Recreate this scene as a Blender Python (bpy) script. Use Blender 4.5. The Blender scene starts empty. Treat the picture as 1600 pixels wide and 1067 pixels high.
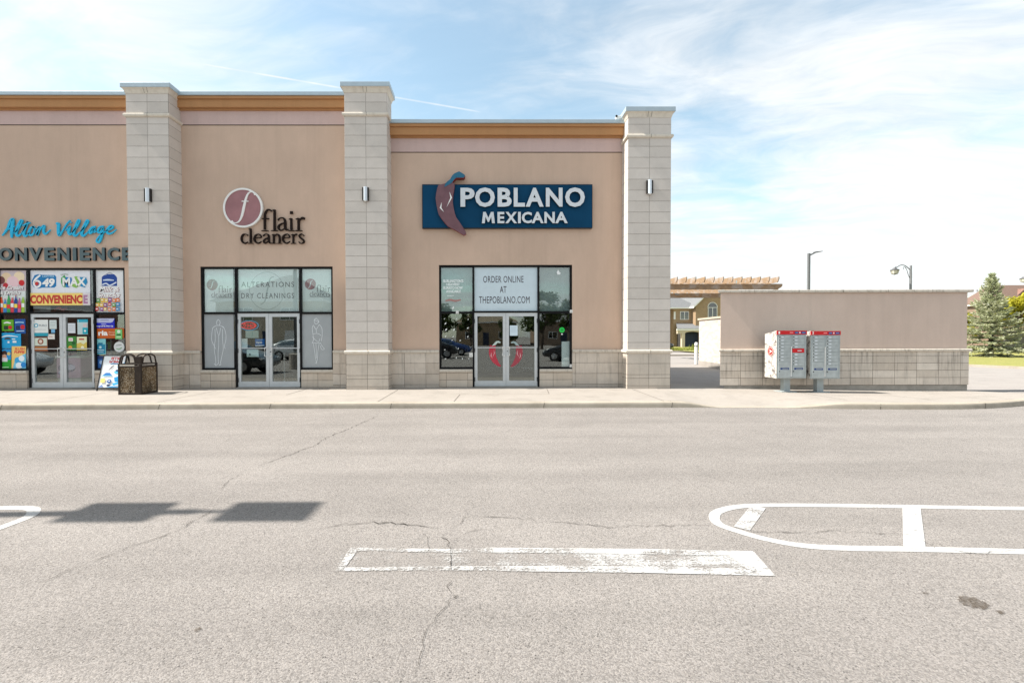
import bpy, bmesh, math, random
from mathutils import Vector
from mathutils.geometry import tessellate_polygon
R = math.radians
random.seed(7)
S = bpy.context.scene
COL = S.collection

# ------------------------------------------------------------------ camera, sky, sun, exposure
F_, CX_, CY_, EYE = 711.0, 760.0, 538.0, 1.60          # lens in pixels of the 1600-wide photograph
PITCH, YAW, ROLL = R(1.0), R(0.4), R(0.15)
fwd = Vector((math.sin(YAW)*math.cos(PITCH), math.cos(YAW)*math.cos(PITCH), -math.sin(PITCH)))
r0 = fwd.cross(Vector((0, 0, 1))).normalized()
u0 = r0.cross(fwd)
rgt = r0*math.cos(ROLL) - u0*math.sin(ROLL)
upv = u0*math.cos(ROLL) + r0*math.sin(ROLL)
cd = bpy.data.cameras.new('camera')
cam = bpy.data.objects.new('camera', cd)
COL.objects.link(cam)
from mathutils import Matrix
M = Matrix((rgt, upv, -fwd)).transposed().to_4x4()
M.translation = (0, 0, EYE)
cam.matrix_world = M
cd.sensor_fit = 'HORIZONTAL'
cd.sensor_width = 36
cd.lens = F_/1600*36
cd.shift_x = (800-CX_)/1600
cd.shift_y = (CY_-533.5)/1600
cd.clip_start = 0.05
cd.clip_end = 4000
S.camera = cam
EYEV = Vector((0, 0, EYE))

def ray(x, y):
    return fwd + rgt*((x-CX_)/F_) - upv*((y-CY_)/F_)
def at(x, y, Y):
    d = ray(x, y)
    p = EYEV + d*(Y/d.y)
    return p.x, p.z
def gnd(x, y, z=0.0):
    d = ray(x, y)
    p = EYEV + d*((z-EYE)/d.z)
    return p.x, p.y

SUN_EL, SUN_IN = R(49), R(1.5)     # sun from the left, a touch in front of the facade
sl = bpy.data.lights.new('sun', 'SUN')
sl.energy = 4.3
sl.angle = R(0.55)
sl.color = (1.0, 0.94, 0.86)
sun = bpy.data.objects.new('sun', sl)
COL.objects.link(sun)
ldir = Vector((math.cos(SUN_IN)*math.cos(SUN_EL), math.sin(SUN_IN)*math.cos(SUN_EL), -math.sin(SUN_EL)))
sun.rotation_euler = ldir.to_track_quat('-Z', 'Y').to_euler()
S.view_settings.view_transform = 'Standard'
S.view_settings.look = 'None'
S.view_settings.gamma = 1
S.view_settings.exposure = 1.18
S.render.film_transparent = False
S.cycles.use_denoising = True
S.cycles.denoiser = 'OPENIMAGEDENOISE'
S.cycles.denoising_prefilter = 'NONE'

W = bpy.data.worlds.new('World')
S.world = W
W.use_nodes = True
nt = W.node_tree
nt.nodes.clear()
class NT:
    """tiny node-graph writer"""
    def __init__(s, tree): s.t = tree
    def n(s, typ, ins=None, **kw):
        nd = s.t.nodes.new(typ)
        for k, v in kw.items(): setattr(nd, k, v)
        for k, v in (ins or {}).items():
            if hasattr(v, 'is_linked') or hasattr(v, 'links'): s.t.links.new(v, nd.inputs[k])
            else: nd.inputs[k].default_value = v
        return nd
    def m(s, op, a, b=0.0, c=None, clamp=False):
        ins = {0: a, 1: b}
        if c is not None: ins[2] = c
        nd = s.n('ShaderNodeMath', ins, operation=op, use_clamp=clamp)
        return nd.outputs[0]
    def vm(s, op, a, b=None):
        ins = {0: a}
        if b is not None: ins[1] = b
        nd = s.n('ShaderNodeVectorMath', ins, operation=op)
        return nd.outputs['Value'] if op in ('DOT_PRODUCT', 'LENGTH', 'DISTANCE') else nd.outputs['Vector']
    def mix(s, f, a, b):
        nd = s.n('ShaderNodeMix', None, data_type='RGBA')
        for sock, v in ((nd.inputs[0], f), (nd.inputs[6], a), (nd.inputs[7], b)):
            if hasattr(v, 'links'): s.t.links.new(v, sock)
            else: sock.default_value = v if not isinstance(v, tuple) or len(v) == 4 else (*v, 1)
        return nd.outputs[2]
    def noise(s, vec, scale, detail=2.0, rough=0.5, lac=2.0):
        return s.n('ShaderNodeTexNoise', {'Vector': vec, 'Scale': scale, 'Detail': detail, 'Roughness': rough}).outputs[0]
    def mr(s, v, a, b, c=0.0, d=1.0, smooth=False):
        nd = s.n('ShaderNodeMapRange', {0: v, 1: a, 2: b, 3: c, 4: d})
        if smooth: nd.interpolation_type = 'SMOOTHSTEP'
        return nd.outputs[0]
g = NT(nt)
sky = g.n('ShaderNodeTexSky', sky_type='NISHITA', sun_disc=False, sun_elevation=SUN_EL, sun_rotation=R(-90)-SUN_IN,
          air_density=1.0, dust_density=0.6, ozone_density=1.0)
tc = g.n('ShaderNodeTexCoord').outputs['Generated']
dirn = g.vm('NORMALIZE', tc)
sx = g.n('ShaderNodeSeparateXYZ', {0: dirn})
dz = g.m('MAXIMUM', sx.outputs[2], 0.04)
den = g.m('ADD', dz, 0.12)
cvec = g.n('ShaderNodeCombineXYZ', {0: g.m('DIVIDE', sx.outputs[0], den), 1: g.m('DIVIDE', sx.outputs[1], den), 2: 0.0}).outputs[0]
mp = g.n('ShaderNodeMapping', {'Vector': cvec, 'Location': (1.3, 0.4, 0), 'Rotation': (0, 0, R(28)), 'Scale': (0.70, 1.25, 1)}).outputs[0]
warp = g.n('ShaderNodeTexNoise', {'Vector': mp, 'Scale': 1.1, 'Detail': 3.0}).outputs[1]
wv = g.vm('ADD', mp, g.vm('MULTIPLY', g.vm('SUBTRACT', warp, (0.5, 0.5, 0.5)), (0.9, 0.9, 0)))
n1 = g.noise(wv, 1.0, 9.0, 0.58)
n2 = g.noise(g.vm('MULTIPLY', wv, (1.5, 3.2, 1)), 2.2, 8.0, 0.62)
cover = g.m('ADD', g.m('ADD', g.m('MULTIPLY', n1, 1.12), -0.115), g.m('MULTIPLY', n2, 0.17))
# more cloud towards the right and low, clear blue in the upper middle
az = g.m('DIVIDE', sx.outputs[0], g.m('MAXIMUM', g.m('ABSOLUTE', sx.outputs[1]), 0.05))
right = g.mr(az, -0.22, 0.42, 0.0, 0.105, True)
low = g.mr(sx.outputs[2], 0.36, 0.05, 0.0, 0.17, True)
leftw = g.mr(az, -0.35, -1.1, 0.0, 0.13, True)
cov = g.m('ADD', g.m('ADD', cover, right), g.m('ADD', low, leftw))
cl = g.mr(cov, 0.46, 0.80, 0.12, 0.97, True)
# one thin vapour trail, a great circle across the left half of the sky
dA, dB = ray(0, 46).normalized(), ray(650, 158).normalized()
nrm = dA.cross(dB).normalized()
trail = g.mr(g.m('ABSOLUTE', g.vm('DOT_PRODUCT', dirn, tuple(nrm))), 0.0006, 0.0026, 1.0, 0.0, True)
trail = g.m('MULTIPLY', trail, g.mr(sx.outputs[0], 0.1, -0.1, 0.0, 0.85))
trail = g.m('MULTIPLY', trail, g.mr(sx.outputs[1], 0.0, 0.1, 0.0, 1.0))
cl = g.m('MAXIMUM', cl, g.m('MULTIPLY', trail, g.mr(g.noise(dirn, 14.0, 3.0), 0.35, 0.6, 0.45, 1.0)))
shade = g.mr(n2, 0.35, 0.65, 0.92, 1.04)
ccol = g.vm('SCALE', (4.3, 4.4, 4.45))
ccol.node.inputs['Scale'].default_value = 1.0
nt.links.new(shade, ccol.node.inputs['Scale'])
skyb = g.vm('MULTIPLY', sky.outputs[0], (1.20, 1.25, 1.02))
skc = g.mix(cl, skyb, ccol)
bg = g.n('ShaderNodeBackground', {0: skc, 1: 0.108})
wo = g.n('ShaderNodeOutputWorld', {0: bg.outputs[0]})

# ------------------------------------------------------------------ materials
MATS = {}
def new_mat(name):
    m = bpy.data.materials.new(name)
    m.use_nodes = True
    m.node_tree.nodes.clear()
    MATS[name] = m
    return m, NT(m.node_tree)
def finish(m, k, col, rough=0.8, metal=0.0, bump=None, bstr=0.2, bdist=0.01, spec=0.3, extra=None):
    ins = {'Base Color': col if not isinstance(col, tuple) else (*col, 1), 'Roughness': rough, 'Metallic': metal, 'Specular IOR Level': spec}
    ins.update(extra or {})
    if bump is not None:
        ins['Normal'] = k.n('ShaderNodeBump', {'Height': bump, 'Strength': bstr, 'Distance': bdist}).outputs[0]
    b = k.n('ShaderNodeBsdfPrincipled', ins)
    k.n('ShaderNodeOutputMaterial', {0: b.outputs[0]})
    return m
def pos(k): return k.n('ShaderNodeNewGeometry').outputs['Position']
def objc(k): return k.n('ShaderNodeTexCoord').outputs['Object']
def plain(name, col, rough=0.6, metal=0.0, var=0.06, scale=9.0, spec=0.3, bstr=0.0, extra=None):
    if name in MATS: return MATS[name]
    m, k = new_mat(name)
    nz = k.noise(objc(k), scale, 4.0)
    f = k.mr(nz, 0.3, 0.7, 1-var, 1+var)
    c = k.vm('SCALE', tuple(col))
    m.node_tree.links.new(f, c.node.inputs['Scale'])
    return finish(m, k, c, rough, metal, nz if bstr else None, bstr, 0.01, spec, extra)
def ink(col, rough=0.5):
    """a printed / painted colour, given as sRGB 0-255"""
    lin = tuple(((v/255)/12.92 if v <= 10 else (((v/255)+0.055)/1.055)**2.4) for v in col)
    return plain('ink_%02x%02x%02x' % tuple(col), lin, rough, 0.0, 0.03, 6.0)

def stucco(name, col, mott=0.07):
    m, k = new_mat(name)
    p = pos(k)
    big = k.noise(p, 0.55, 4.0, 0.6)
    mid = k.noise(k.vm('MULTIPLY', p, (1.6, 1.6, 0.5)), 2.2, 5.0, 0.6)
    fine = k.noise(p, 160.0, 3.0, 0.6)
    grit = k.noise(p, 46.0, 3.0, 0.6)
    f = k.m('ADD', k.mr(big, 0.3, 0.7, 1-mott, 1+mott), k.mr(mid, 0.3, 0.7, -mott*0.7, mott*0.7))
    f = k.m('ADD', f, k.mr(grit, 0.3, 0.7, -0.03, 0.03))
    run = k.noise(k.vm('MULTIPLY', p, (3.4, 3.4, 0.10)), 1.3, 5.0, 0.62)
    f = k.m('SUBTRACT', f, k.mr(run, 0.52, 0.78, 0.0, 0.07))
    patch = k.noise(k.vm('ADD', p, (11.0, 3.0, 5.0)), 0.9, 6.0, 0.7)
    f = k.m('ADD', f, k.mr(patch, 0.55, 0.72, 0.0, 0.05))
    c = k.vm('SCALE', tuple(col))
    m.node_tree.links.new(f, c.node.inputs['Scale'])
    return finish(m, k, c, 0.93, 0, k.m('ADD', fine, grit), 0.35, 0.004, 0.15)
stucco('stucco', (0.55, 0.408, 0.318), 0.05)
stucco('stucco_band', (0.54, 0.405, 0.375), 0.05)
stucco('cornice_paint', (0.43, 0.228, 0.105), 0.05)
stucco('screen_stucco', (0.57, 0.455, 0.385), 0.05)

def blocks(name, col, col2, mortar, L, h, z0=0.0, x0=0.0, stain=0.25, msize=0.006, streak=0.0, offset=0.0, foot=None):
    m, k = new_mat(name)
    gn = k.n('ShaderNodeNewGeometry')
    p, nr = gn.outputs['Position'], gn.outputs['True Normal']
    sp, sn = k.n('ShaderNodeSeparateXYZ', {0: p}), k.n('ShaderNodeSeparateXYZ', {0: nr})
    side = k.m('GREATER_THAN', k.m('ABSOLUTE', sn.outputs[0]), 0.6)
    ux = k.m('ADD', sp.outputs[0], -x0)
    uy = k.m('ADD', sp.outputs[1], 0.11)
    u = k.n('ShaderNodeMix', {0: side, 2: ux, 3: uy}).outputs[0]
    wob = k.mr(k.noise(p, 26.0, 2.0), 0.3, 0.7, -0.002, 0.002)
    v = k.n('ShaderNodeCombineXYZ', {0: k.m('ADD', u, wob), 1: k.m('ADD', k.m('ADD', sp.outputs[2], -z0), wob), 2: 0.0}).outputs[0]
    br = k.n('ShaderNodeTexBrick', {'Vector': v, 'Color1': (*col, 1), 'Color2': (*col2, 1), 'Mortar': (*mortar, 1), 'Scale': 1.0,
             'Mortar Size': msize, 'Mortar Smooth': 0.15, 'Bias': -0.1, 'Brick Width': L, 'Row Height': h}, offset=offset, squash=1.0)
    fine = k.noise(p, 75.0, 4.0, 0.65)
    med = k.noise(p, 3.2, 5.0, 0.62)
    f = k.m('ADD', k.mr(fine, 0.3, 0.7, 0.955, 1.045), k.mr(med, 0.35, 0.75, 0.0, -stain*0.45))
    if streak:
        st = k.noise(k.vm('MULTIPLY', p, (9.0, 9.0, 0.7)), 1.6, 4.0, 0.6)
        zf = k.mr(sp.outputs[2], 0.1, 1.25, 0.45, 1.0)
        f = k.m('SUBTRACT', f, k.m('MULTIPLY', k.mr(st, 0.52, 0.75, 0.0, streak), zf))
        f = k.m('SUBTRACT', f, k.mr(k.m('ADD', sp.outputs[2], k.mr(med, 0.3, 0.7, -0.05, 0.05)), 0.24, 0.10, 0.0, streak*0.6))
    c = k.vm('SCALE', br.outputs[0])
    m.node_tree.links.new(f, c.node.inputs['Scale'])
    bump = k.m('SUBTRACT', k.m('ADD', k.m('MULTIPLY', fine, 0.35), k.m('MULTIPLY', med, 0.5)), br.outputs[1])
    return finish(m, k, c, 0.9, 0, bump, 0.6, 0.007, 0.15)
blocks('pillar_block', (0.50, 0.465, 0.425), (0.455, 0.42, 0.38), (0.27, 0.24, 0.21), 0.592, 0.3055, 0.405, 0.0, 0.16, 0.005)
blocks('base_block', (0.63, 0.56, 0.485), (0.50, 0.43, 0.36), (0.17, 0.14, 0.115), 0.62, 0.31, 0.21, 0.2, 0.35, 0.005, 0.32)
blocks('sill_block', (0.62, 0.54, 0.45), (0.52, 0.435, 0.35), (0.16, 0.13, 0.11), 0.62, 0.2, 0.14, 0.17, 0.3, 0.005, 0.22)
blocks('screen_block', (0.66, 0.595, 0.52), (0.52, 0.455, 0.385), (0.20, 0.17, 0.14), 0.62, 0.205, 0.21, 0.38, 0.4, 0.0055, 0.5)
blocks('pale_brick', (0.62, 0.56, 0.50), (0.46, 0.40, 0.34), (0.50, 0.46, 0.42), 0.29, 0.09, 0.0, 0.0, 0.2, 0.008, 0, 0.5)
blocks('tan_brick', (0.36, 0.25, 0.15), (0.29, 0.20, 0.12), (0.40, 0.32, 0.23), 0.24, 0.08, 0.0, 0.0, 0.2, 0.008, 0, 0.5)
blocks('red_brick', (0.22, 0.10, 0.075), (0.17, 0.08, 0.058), (0.33, 0.27, 0.23), 0.24, 0.08, 0.0, 0.0, 0.2, 0.008, 0, 0.5)
blocks('brown_brick', (0.25, 0.17, 0.12), (0.20, 0.13, 0.09), (0.30, 0.26, 0.22), 0.24, 0.08, 0.0, 0.0, 0.2, 0.008, 0, 0.5)

def ledge_mat():
    m, k = new_mat('ledge_stone')
    p = pos(k)
    a = k.noise(p, 4.0, 5.0, 0.65)
    st = k.noise(k.vm('MULTIPLY', p, (6, 6, 2)), 2.0, 5.0, 0.7)
    c = k.mix(k.mr(st, 0.5, 0.72, 0.0, 0.75), (0.56, 0.51, 0.44), (0.21, 0.18, 0.145))
    fine = k.noise(p, 70.0, 3.0)
    return finish(m, k, c, 0.9, 0, fine, 0.3, 0.004, 0.2)
ledge_mat()
def clean_ledge():
    m, k = new_mat('ledge_clean')
    p = pos(k)
    st = k.noise(k.vm('MULTIPLY', p, (5, 5, 2)), 2.0, 4.0, 0.7)
    c = k.mix(k.mr(st, 0.45, 0.75, 0.0, 0.5), (0.64, 0.59, 0.51), (0.44, 0.39, 0.32))
    return finish(m, k, c, 0.88, 0, k.noise(p, 70.0, 3.0), 0.3, 0.004, 0.2)
clean_ledge()

def asphalt():
    m, k = new_mat('asphalt')
    p = pos(k)
    vor = k.n('ShaderNodeTexVoronoi', {'Vector': p, 'Scale': 140.0}, feature='F1')
    vr = k.n('ShaderNodeSeparateColor', {0: vor.outputs['Color']})
    stone = k.mr(vr.outputs[0], 0.0, 1.0, 0.68, 1.30)
    fine = k.noise(p, 330.0, 2.0, 0.7)
    med = k.noise(p, 34.0, 3.0, 0.6)
    pat = k.noise(p, 1.6, 5.0, 0.6)
    big = k.noise(p, 0.22, 4.0, 0.55)
    trk = k.noise(k.vm('MULTIPLY', p, (0.12, 1.5, 1)), 1.0, 3.0, 0.5)
    f = k.m('MULTIPLY', stone, k.mr(fine, 0.3, 0.7, 0.78, 1.22))
    f = k.m('MULTIPLY', f, k.mr(med, 0.3, 0.7, 0.95, 1.05))
    f = k.m('MULTIPLY', f, k.mr(pat, 0.3, 0.7, 0.94, 1.05))
    f = k.m('MULTIPLY', f, k.mr(big, 0.3, 0.7, 0.92, 1.07))
    f = k.m('MULTIPLY', f, k.mr(trk, 0.35, 0.7, 1.05, 0.87))
    # dark gaps where the binder has worn away between stones
    v2 = k.n('ShaderNodeTexVoronoi', {'Vector': p, 'Scale': 55.0}, feature='F1')
    v2c = k.n('ShaderNodeSeparateColor', {0: v2.outputs['Color']})
    hole = k.m('MULTIPLY', k.m('GREATER_THAN', v2c.outputs[1], 0.84), k.mr(v2.outputs['Distance'], 0.10, 0.34, 0.66, 0.0))
    f = k.m('MULTIPLY', f, k.m('SUBTRACT', 1.0, hole))
    tint = k.mix(vr.outputs[1], (0.242, 0.222, 0.205), (0.232, 0.217, 0.206))
    c = k.vm('SCALE', tint)
    m.node_tree.links.new(f, c.node.inputs['Scale'])
    bump = k.m('SUBTRACT', k.m('ADD', fine, k.m('MULTIPLY', vor.outputs['Distance'], -0.7)), hole)
    return finish(m, k, c, 0.92, 0, bump, 0.6, 0.005, 0.2)
asphalt()
def concrete(name, col, col2):
    m, k = new_mat(name)
    p = pos(k)
    a = k.noise(p, 0.8, 5.0, 0.6)
    b = k.noise(k.vm('MULTIPLY', p, (1, 3, 1)), 5.0, 5.0, 0.65)
    fine = k.noise(p, 130.0, 3.0, 0.6)
    c = k.mix(k.m('ADD', k.mr(a, 0.3, 0.7, 0.0, 0.6), k.mr(b, 0.35, 0.75, -0.1, 0.45), clamp=True), col, col2)
    gum = k.n('ShaderNodeTexVoronoi', {'Vector': p, 'Scale': 3.1}, feature='F1')
    stn = k.noise(k.vm('ADD', p, (4.0, 9.0, 0.0)), 1.7, 6.0, 0.7)
    f = k.m('MULTIPLY', k.mr(fine, 0.3, 0.7, 0.92, 1.08), k.mr(gum.outputs['Distance'], 0.035, 0.06, 0.72, 1.0))
    f = k.m('MULTIPLY', f, k.mr(stn, 0.5, 0.75, 1.0, 0.80))
    c2 = k.vm('SCALE', c)
    m.node_tree.links.new(f, c2.node.inputs['Scale'])
    return finish(m, k, c2, 0.9, 0, fine, 0.35, 0.003, 0.2)
concrete('concrete', (0.34, 0.31, 0.28), (0.285, 0.26, 0.23))
concrete('kerb_concrete', (0.40, 0.36, 0.30), (0.30, 0.265, 0.215))
concrete('foundation', (0.34, 0.32, 0.29), (0.20, 0.19, 0.17))
concrete('pale_paving', (0.31, 0.285, 0.265), (0.265, 0.245, 0.23))
plain('joint', (0.09, 0.078, 0.065), 0.95)
plain('crack', (0.038, 0.033, 0.028), 0.98, 0, 0.3, 60)

def paint_mat(name, wear):
    m, k = new_mat(name)
    p = pos(k)
    a = k.noise(p, 55.0, 4.0, 0.7)
    b = k.noise(k.vm('MULTIPLY', p, (0.55, 3.2, 1)), 2.6, 5.0, 0.68)
    q = k.m('ADD', k.m('MULTIPLY', a, 0.62), k.m('MULTIPLY', b, 0.68))
    blot = k.noise(k.vm('MULTIPLY', p, (2.6, 0.9, 1)), 1.9, 3.0, 0.6)
    if wear > 0: q = k.m('ADD', q, k.mr(blot, 0.3, 0.7, -0.11, 0.10))
    if wear > 1:      # mostly gone at the left end of the strip
        sp = k.n('ShaderNodeSeparateXYZ', {0: p})
        q = k.m('ADD', q, k.mr(sp.outputs[0], -1.0, 1.5, -0.08, 0.075))
        al = k.mr(q, 0.64, 0.80, 0.0, 0.9)
    else:
        if wear > 0:
            sp = k.n('ShaderNodeSeparateXYZ', {0: p})
            q = k.m('ADD', q, k.mr(sp.outputs[0], -1.0, 1.2, -0.055, 0.03))
        al = k.mr(q, 0.42+wear*0.11, 0.54+wear*0.16, 0.0, 0.95)
    c = k.mix(k.mr(a, 0.3, 0.7, 0.0, 1.0), (0.37, 0.365, 0.355), (0.48, 0.475, 0.465))
    bs = k.n('ShaderNodeBsdfPrincipled', {'Base Color': c, 'Roughness': 0.75})
    tr = k.n('ShaderNodeBsdfTransparent')
    mx = k.n('ShaderNodeMixShader', {0: al, 1: tr.outputs[0], 2: bs.outputs[0]})
    k.n('ShaderNodeOutputMaterial', {0: mx.outputs[0]})
paint_mat('road_paint', 0.0)
paint_mat('faded_paint', 0.9)
paint_mat('worn_paint', 2.0)
def stain_mat():
    m, k = new_mat('oil')
    p = pos(k)
    a = k.noise(p, 70.0, 4.0, 0.7)
    al = k.mr(a, 0.35, 0.62, 0.1, 0.75)
    bs = k.n('ShaderNodeBsdfPrincipled', {'Base Color': (0.075, 0.055, 0.035, 1), 'Roughness': 0.7})
    tr = k.n('ShaderNodeBsdfTransparent')
    mx = k.n('ShaderNodeMixShader', {0: al, 1: tr.outputs[0], 2: bs.outputs[0]})
    k.n('ShaderNodeOutputMaterial', {0: mx.outputs[0]})
stain_mat()

def glass(name, ior, tint):
    m, k = new_mat(name)
    gi = k.n('ShaderNodeNewGeometry')
    cosi = k.m('ABSOLUTE', k.vm('DOT_PRODUCT', gi.outputs['Normal'], gi.outputs['Incoming']))
    f0 = ((ior-1)/(ior+1))**2
    fr = k.m('ADD', k.m('MULTIPLY', k.m('POWER', k.m('SUBTRACT', 1.0, cosi, clamp=True), 5.0), 1-f0), f0, clamp=True)
    wob = k.n('ShaderNodeBump', {'Height': k.noise(pos(k), 1.3, 2.0), 'Strength': 0.05, 'Distance': 0.02})
    gl = k.n('ShaderNodeBsdfGlossy', {'Color': (0.92, 0.98, 0.97, 1), 'Roughness': 0.0, 'Normal': wob.outputs[0]})
    tr = k.n('ShaderNodeBsdfTransparent', {0: (*tint, 1)})
    mx = k.n('ShaderNodeMixShader', {0: fr, 1: tr.outputs[0], 2: gl.outputs[0]})
    k.n('ShaderNodeOutputMaterial', {0: mx.outputs[0]})
glass('shop_glass', 2.05, (0.91, 0.945, 0.94))
glass('house_glass', 2.2, (0.35, 0.4, 0.42))
plain('black_frame', (0.008, 0.008, 0.009), 0.5, 0.0, 0.1, 9, 0.12)
plain('aluminium', (0.56, 0.585, 0.60), 0.42, 0.35, 0.04)
plain('coping_metal', (0.40, 0.475, 0.52), 0.45, 0.3, 0.05)
plain('sconce_metal', (0.62, 0.66, 0.70), 0.35, 0.5, 0.05)
plain('dark_steel', (0.022, 0.019, 0.017), 0.45, 0.2, 0.15)
plain('bin_steel', (0.034, 0.024, 0.018), 0.5, 0.15, 0.2)
plain('pole_grey', (0.20, 0.205, 0.21), 0.5, 0.3, 0.08)
plain('pole_dark', (0.10, 0.10, 0.105), 0.5, 0.2, 0.08)
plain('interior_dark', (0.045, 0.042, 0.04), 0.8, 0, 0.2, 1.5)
plain('interior_floor', (0.12, 0.11, 0.10), 0.5, 0, 0.1, 3)
plain('white_trim', (0.72, 0.72, 0.70), 0.6)
plain('sign_navy', (0.004, 0.050, 0.115), 0.6, 0, 0.12, 1.2, 0.08)
plain('sign_edge', (0.010, 0.014, 0.02), 0.5)
plain('letter_face', (0.60, 0.64, 0.68), 0.45, 0, 0.05)
plain('letter_return', (0.008, 0.012, 0.018), 0.6, 0, 0.06, 9, 0.1)
plain('chili_skin', (0.155, 0.075, 0.09), 0.45, 0, 0.14, 5)
plain('chili_stem', (0.02, 0.13, 0.22), 0.45, 0, 0.12, 5)
plain('chili_edge', (0.22, 0.02, 0.02), 0.5)
plain('cyan_letter', (0.01, 0.44, 0.72), 0.4, 0, 0.05)
plain('brown_letter', (0.016, 0.009, 0.007), 0.6, 0, 0.1, 9, 0.1)
plain('disc_rose', (0.32, 0.155, 0.165), 0.5, 0, 0.18, 2.2)
plain('mirror_letter', (0.085, 0.105, 0.112), 0.08, 0.95, 0.05)
plain('film_grey', (0.35, 0.375, 0.39), 0.5, 0, 0.05, 3)
plain('film_pale', (0.74, 0.775, 0.77), 0.4, 0, 0.05, 2)
plain('film_line', (0.72, 0.76, 0.78), 0.5)
plain('roof_grey', (0.17, 0.175, 0.18), 0.9, 0, 0.22, 14)
plain('roof_brown', (0.17, 0.115, 0.092), 0.9, 0, 0.22, 14)
plain('roof_tan', (0.22, 0.18, 0.13), 0.9, 0, 0.22, 14)
plain('garage_navy', (0.016, 0.026, 0.055), 0.5)
plain('stone_trim', (0.50, 0.43, 0.33), 0.8)
plain('fence_wood', (0.115, 0.105, 0.10), 0.85, 0, 0.35, 18)
plain('mail_grey', (0.34, 0.38, 0.385), 0.5, 0.05, 0.12)
plain('mail_door', (0.38, 0.42, 0.425), 0.45, 0.05, 0.12)
plain('mail_red', (0.56, 0.01, 0.015), 0.45)
plain('mail_blue', (0.012, 0.045, 0.19), 0.45)
plain('white_ink', (0.78, 0.78, 0.76), 0.6, 0, 0.03)
plain('bark', (0.075, 0.055, 0.04), 0.95, 0, 0.3, 12)
plain('tyre', (0.012, 0.012, 0.012), 0.85)
plain('rim_metal', (0.45, 0.46, 0.48), 0.3, 0.8)
plain('headlamp', (0.6, 0.62, 0.64), 0.15, 0.2)
plain('tail_red', (0.32, 0.012, 0.012), 0.25)
for nm, c in (('car_black', (0.010, 0.012, 0.016)), ('car_blue', (0.012, 0.05, 0.20)), ('car_silver', (0.30, 0.33, 0.35)), ('car_white', (0.66, 0.67, 0.68))):
    plain(nm, c, 0.22, 0.1, 0.02, 3, 0.5, 0, {'Coat Weight': 0.8})

def aggregate():
    m, k = new_mat('aggregate')
    p = objc(k)
    v = k.n('ShaderNodeTexVoronoi', {'Vector': p, 'Scale': 58.0}, feature='F1')
    cs = k.n('ShaderNodeSeparateColor', {0: v.outputs['Color']})
    c = k.mix(cs.outputs[0], (0.36, 0.26, 0.15), (0.15, 0.085, 0.04))
    c = k.mix(k.m('GREATER_THAN', cs.outputs[1], 0.72), c, (0.52, 0.43, 0.31))
    dirt = k.noise(k.vm('MULTIPLY', p, (2.2, 2.2, 1.0)), 2.6, 4.0, 0.6)
    f = k.m('MULTIPLY', k.mr(v.outputs['Distance'], 0.15, 0.6, 1.1, 0.45), k.mr(dirt, 0.46, 0.66, 1.0, 0.42))
    s = k.vm('SCALE', c)
    m.node_tree.links.new(f, s.node.inputs['Scale'])
    finish(m, k, s, 0.85, 0, v.outputs['Distance'], -0.8, 0.008, 0.25)
aggregate()
def mailside():
    m, k = new_mat('mail_side')
    p = objc(k)
    n_ = k.noise(p, 11.0, 6.0, 0.75)
    msk = k.noise(p, 2.6, 2.0)
    f = k.m('MULTIPLY', k.mr(n_, 0.51, 0.56, 0.0, 1.0), k.mr(msk, 0.38, 0.55, 0.0, 1.0))
    finish(m, k, k.mix(f, (0.52, 0.50, 0.46), (0.13, 0.11, 0.105)), 0.6)
mailside()
def wood_mat():
    m, k = new_mat('weathered_wood')
    p = pos(k)
    gr = k.noise(k.vm('MULTIPLY', p, (1.2, 1.2, 9)), 4.0, 5.0, 0.65)
    pa = k.noise(p, 1.9, 4.0, 0.6)
    bl = k.noise(k.vm('ADD', p, (7.3, 2.1, 5.0)), 1.5, 2.0, 0.5)
    c = k.mix(k.mr(gr, 0.35, 0.65, 0.0, 1.0), (0.35, 0.24, 0.145), (0.235, 0.165, 0.11))
    c = k.mix(k.mr(pa, 0.48, 0.62, 0.0, 0.85), c, (0.36, 0.31, 0.27))
    c = k.mix(k.mr(bl, 0.64, 0.70, 0.0, 0.7), c, (0.17, 0.29, 0.34))
    finish(m, k, c, 0.85, 0, gr, 0.4, 0.006, 0.2)
wood_mat()
def leafy(name, ca, cb, cc, scale=2.2, trans=0.25):
    m, k = new_mat(name)
    p = pos(k)
    rnd = k.n('ShaderNodeNewGeometry').outputs['Random Per Island']
    a = k.noise(p, scale, 4.0, 0.6)
    c = k.mix(k.mr(a, 0.35, 0.65), ca, cb)
    c = k.mix(k.m('MULTIPLY', rnd, 0.55), c, cc)
    d = k.n('ShaderNodeBsdfPrincipled', {'Base Color': c, 'Roughness': 0.7, 'Specular IOR Level': 0.2})
    t = k.n('ShaderNodeBsdfTranslucent', {0: c})
    mx = k.n('ShaderNodeMixShader', {0: trans, 1: d.outputs[0], 2: t.outputs[0]})
    k.n('ShaderNodeOutputMaterial', {0: mx.outputs[0]})
leafy('spruce_needles', (0.33, 0.38, 0.21), (0.44, 0.46, 0.31), (0.60, 0.59, 0.44), 1.4, 0.22)
leafy('yellow_leaves', (0.46, 0.42, 0.035), (0.36, 0.37, 0.035), (0.56, 0.50, 0.06), 1.8, 0.4)
leafy('dark_leaves', (0.040, 0.065, 0.020), (0.065, 0.095, 0.028), (0.11, 0.13, 0.04), 0.8, 0.25)
leafy('grass_blades', (0.16, 0.21, 0.03), (0.24, 0.27, 0.05), (0.34, 0.33, 0.09), 2.0, 0.3)
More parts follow.
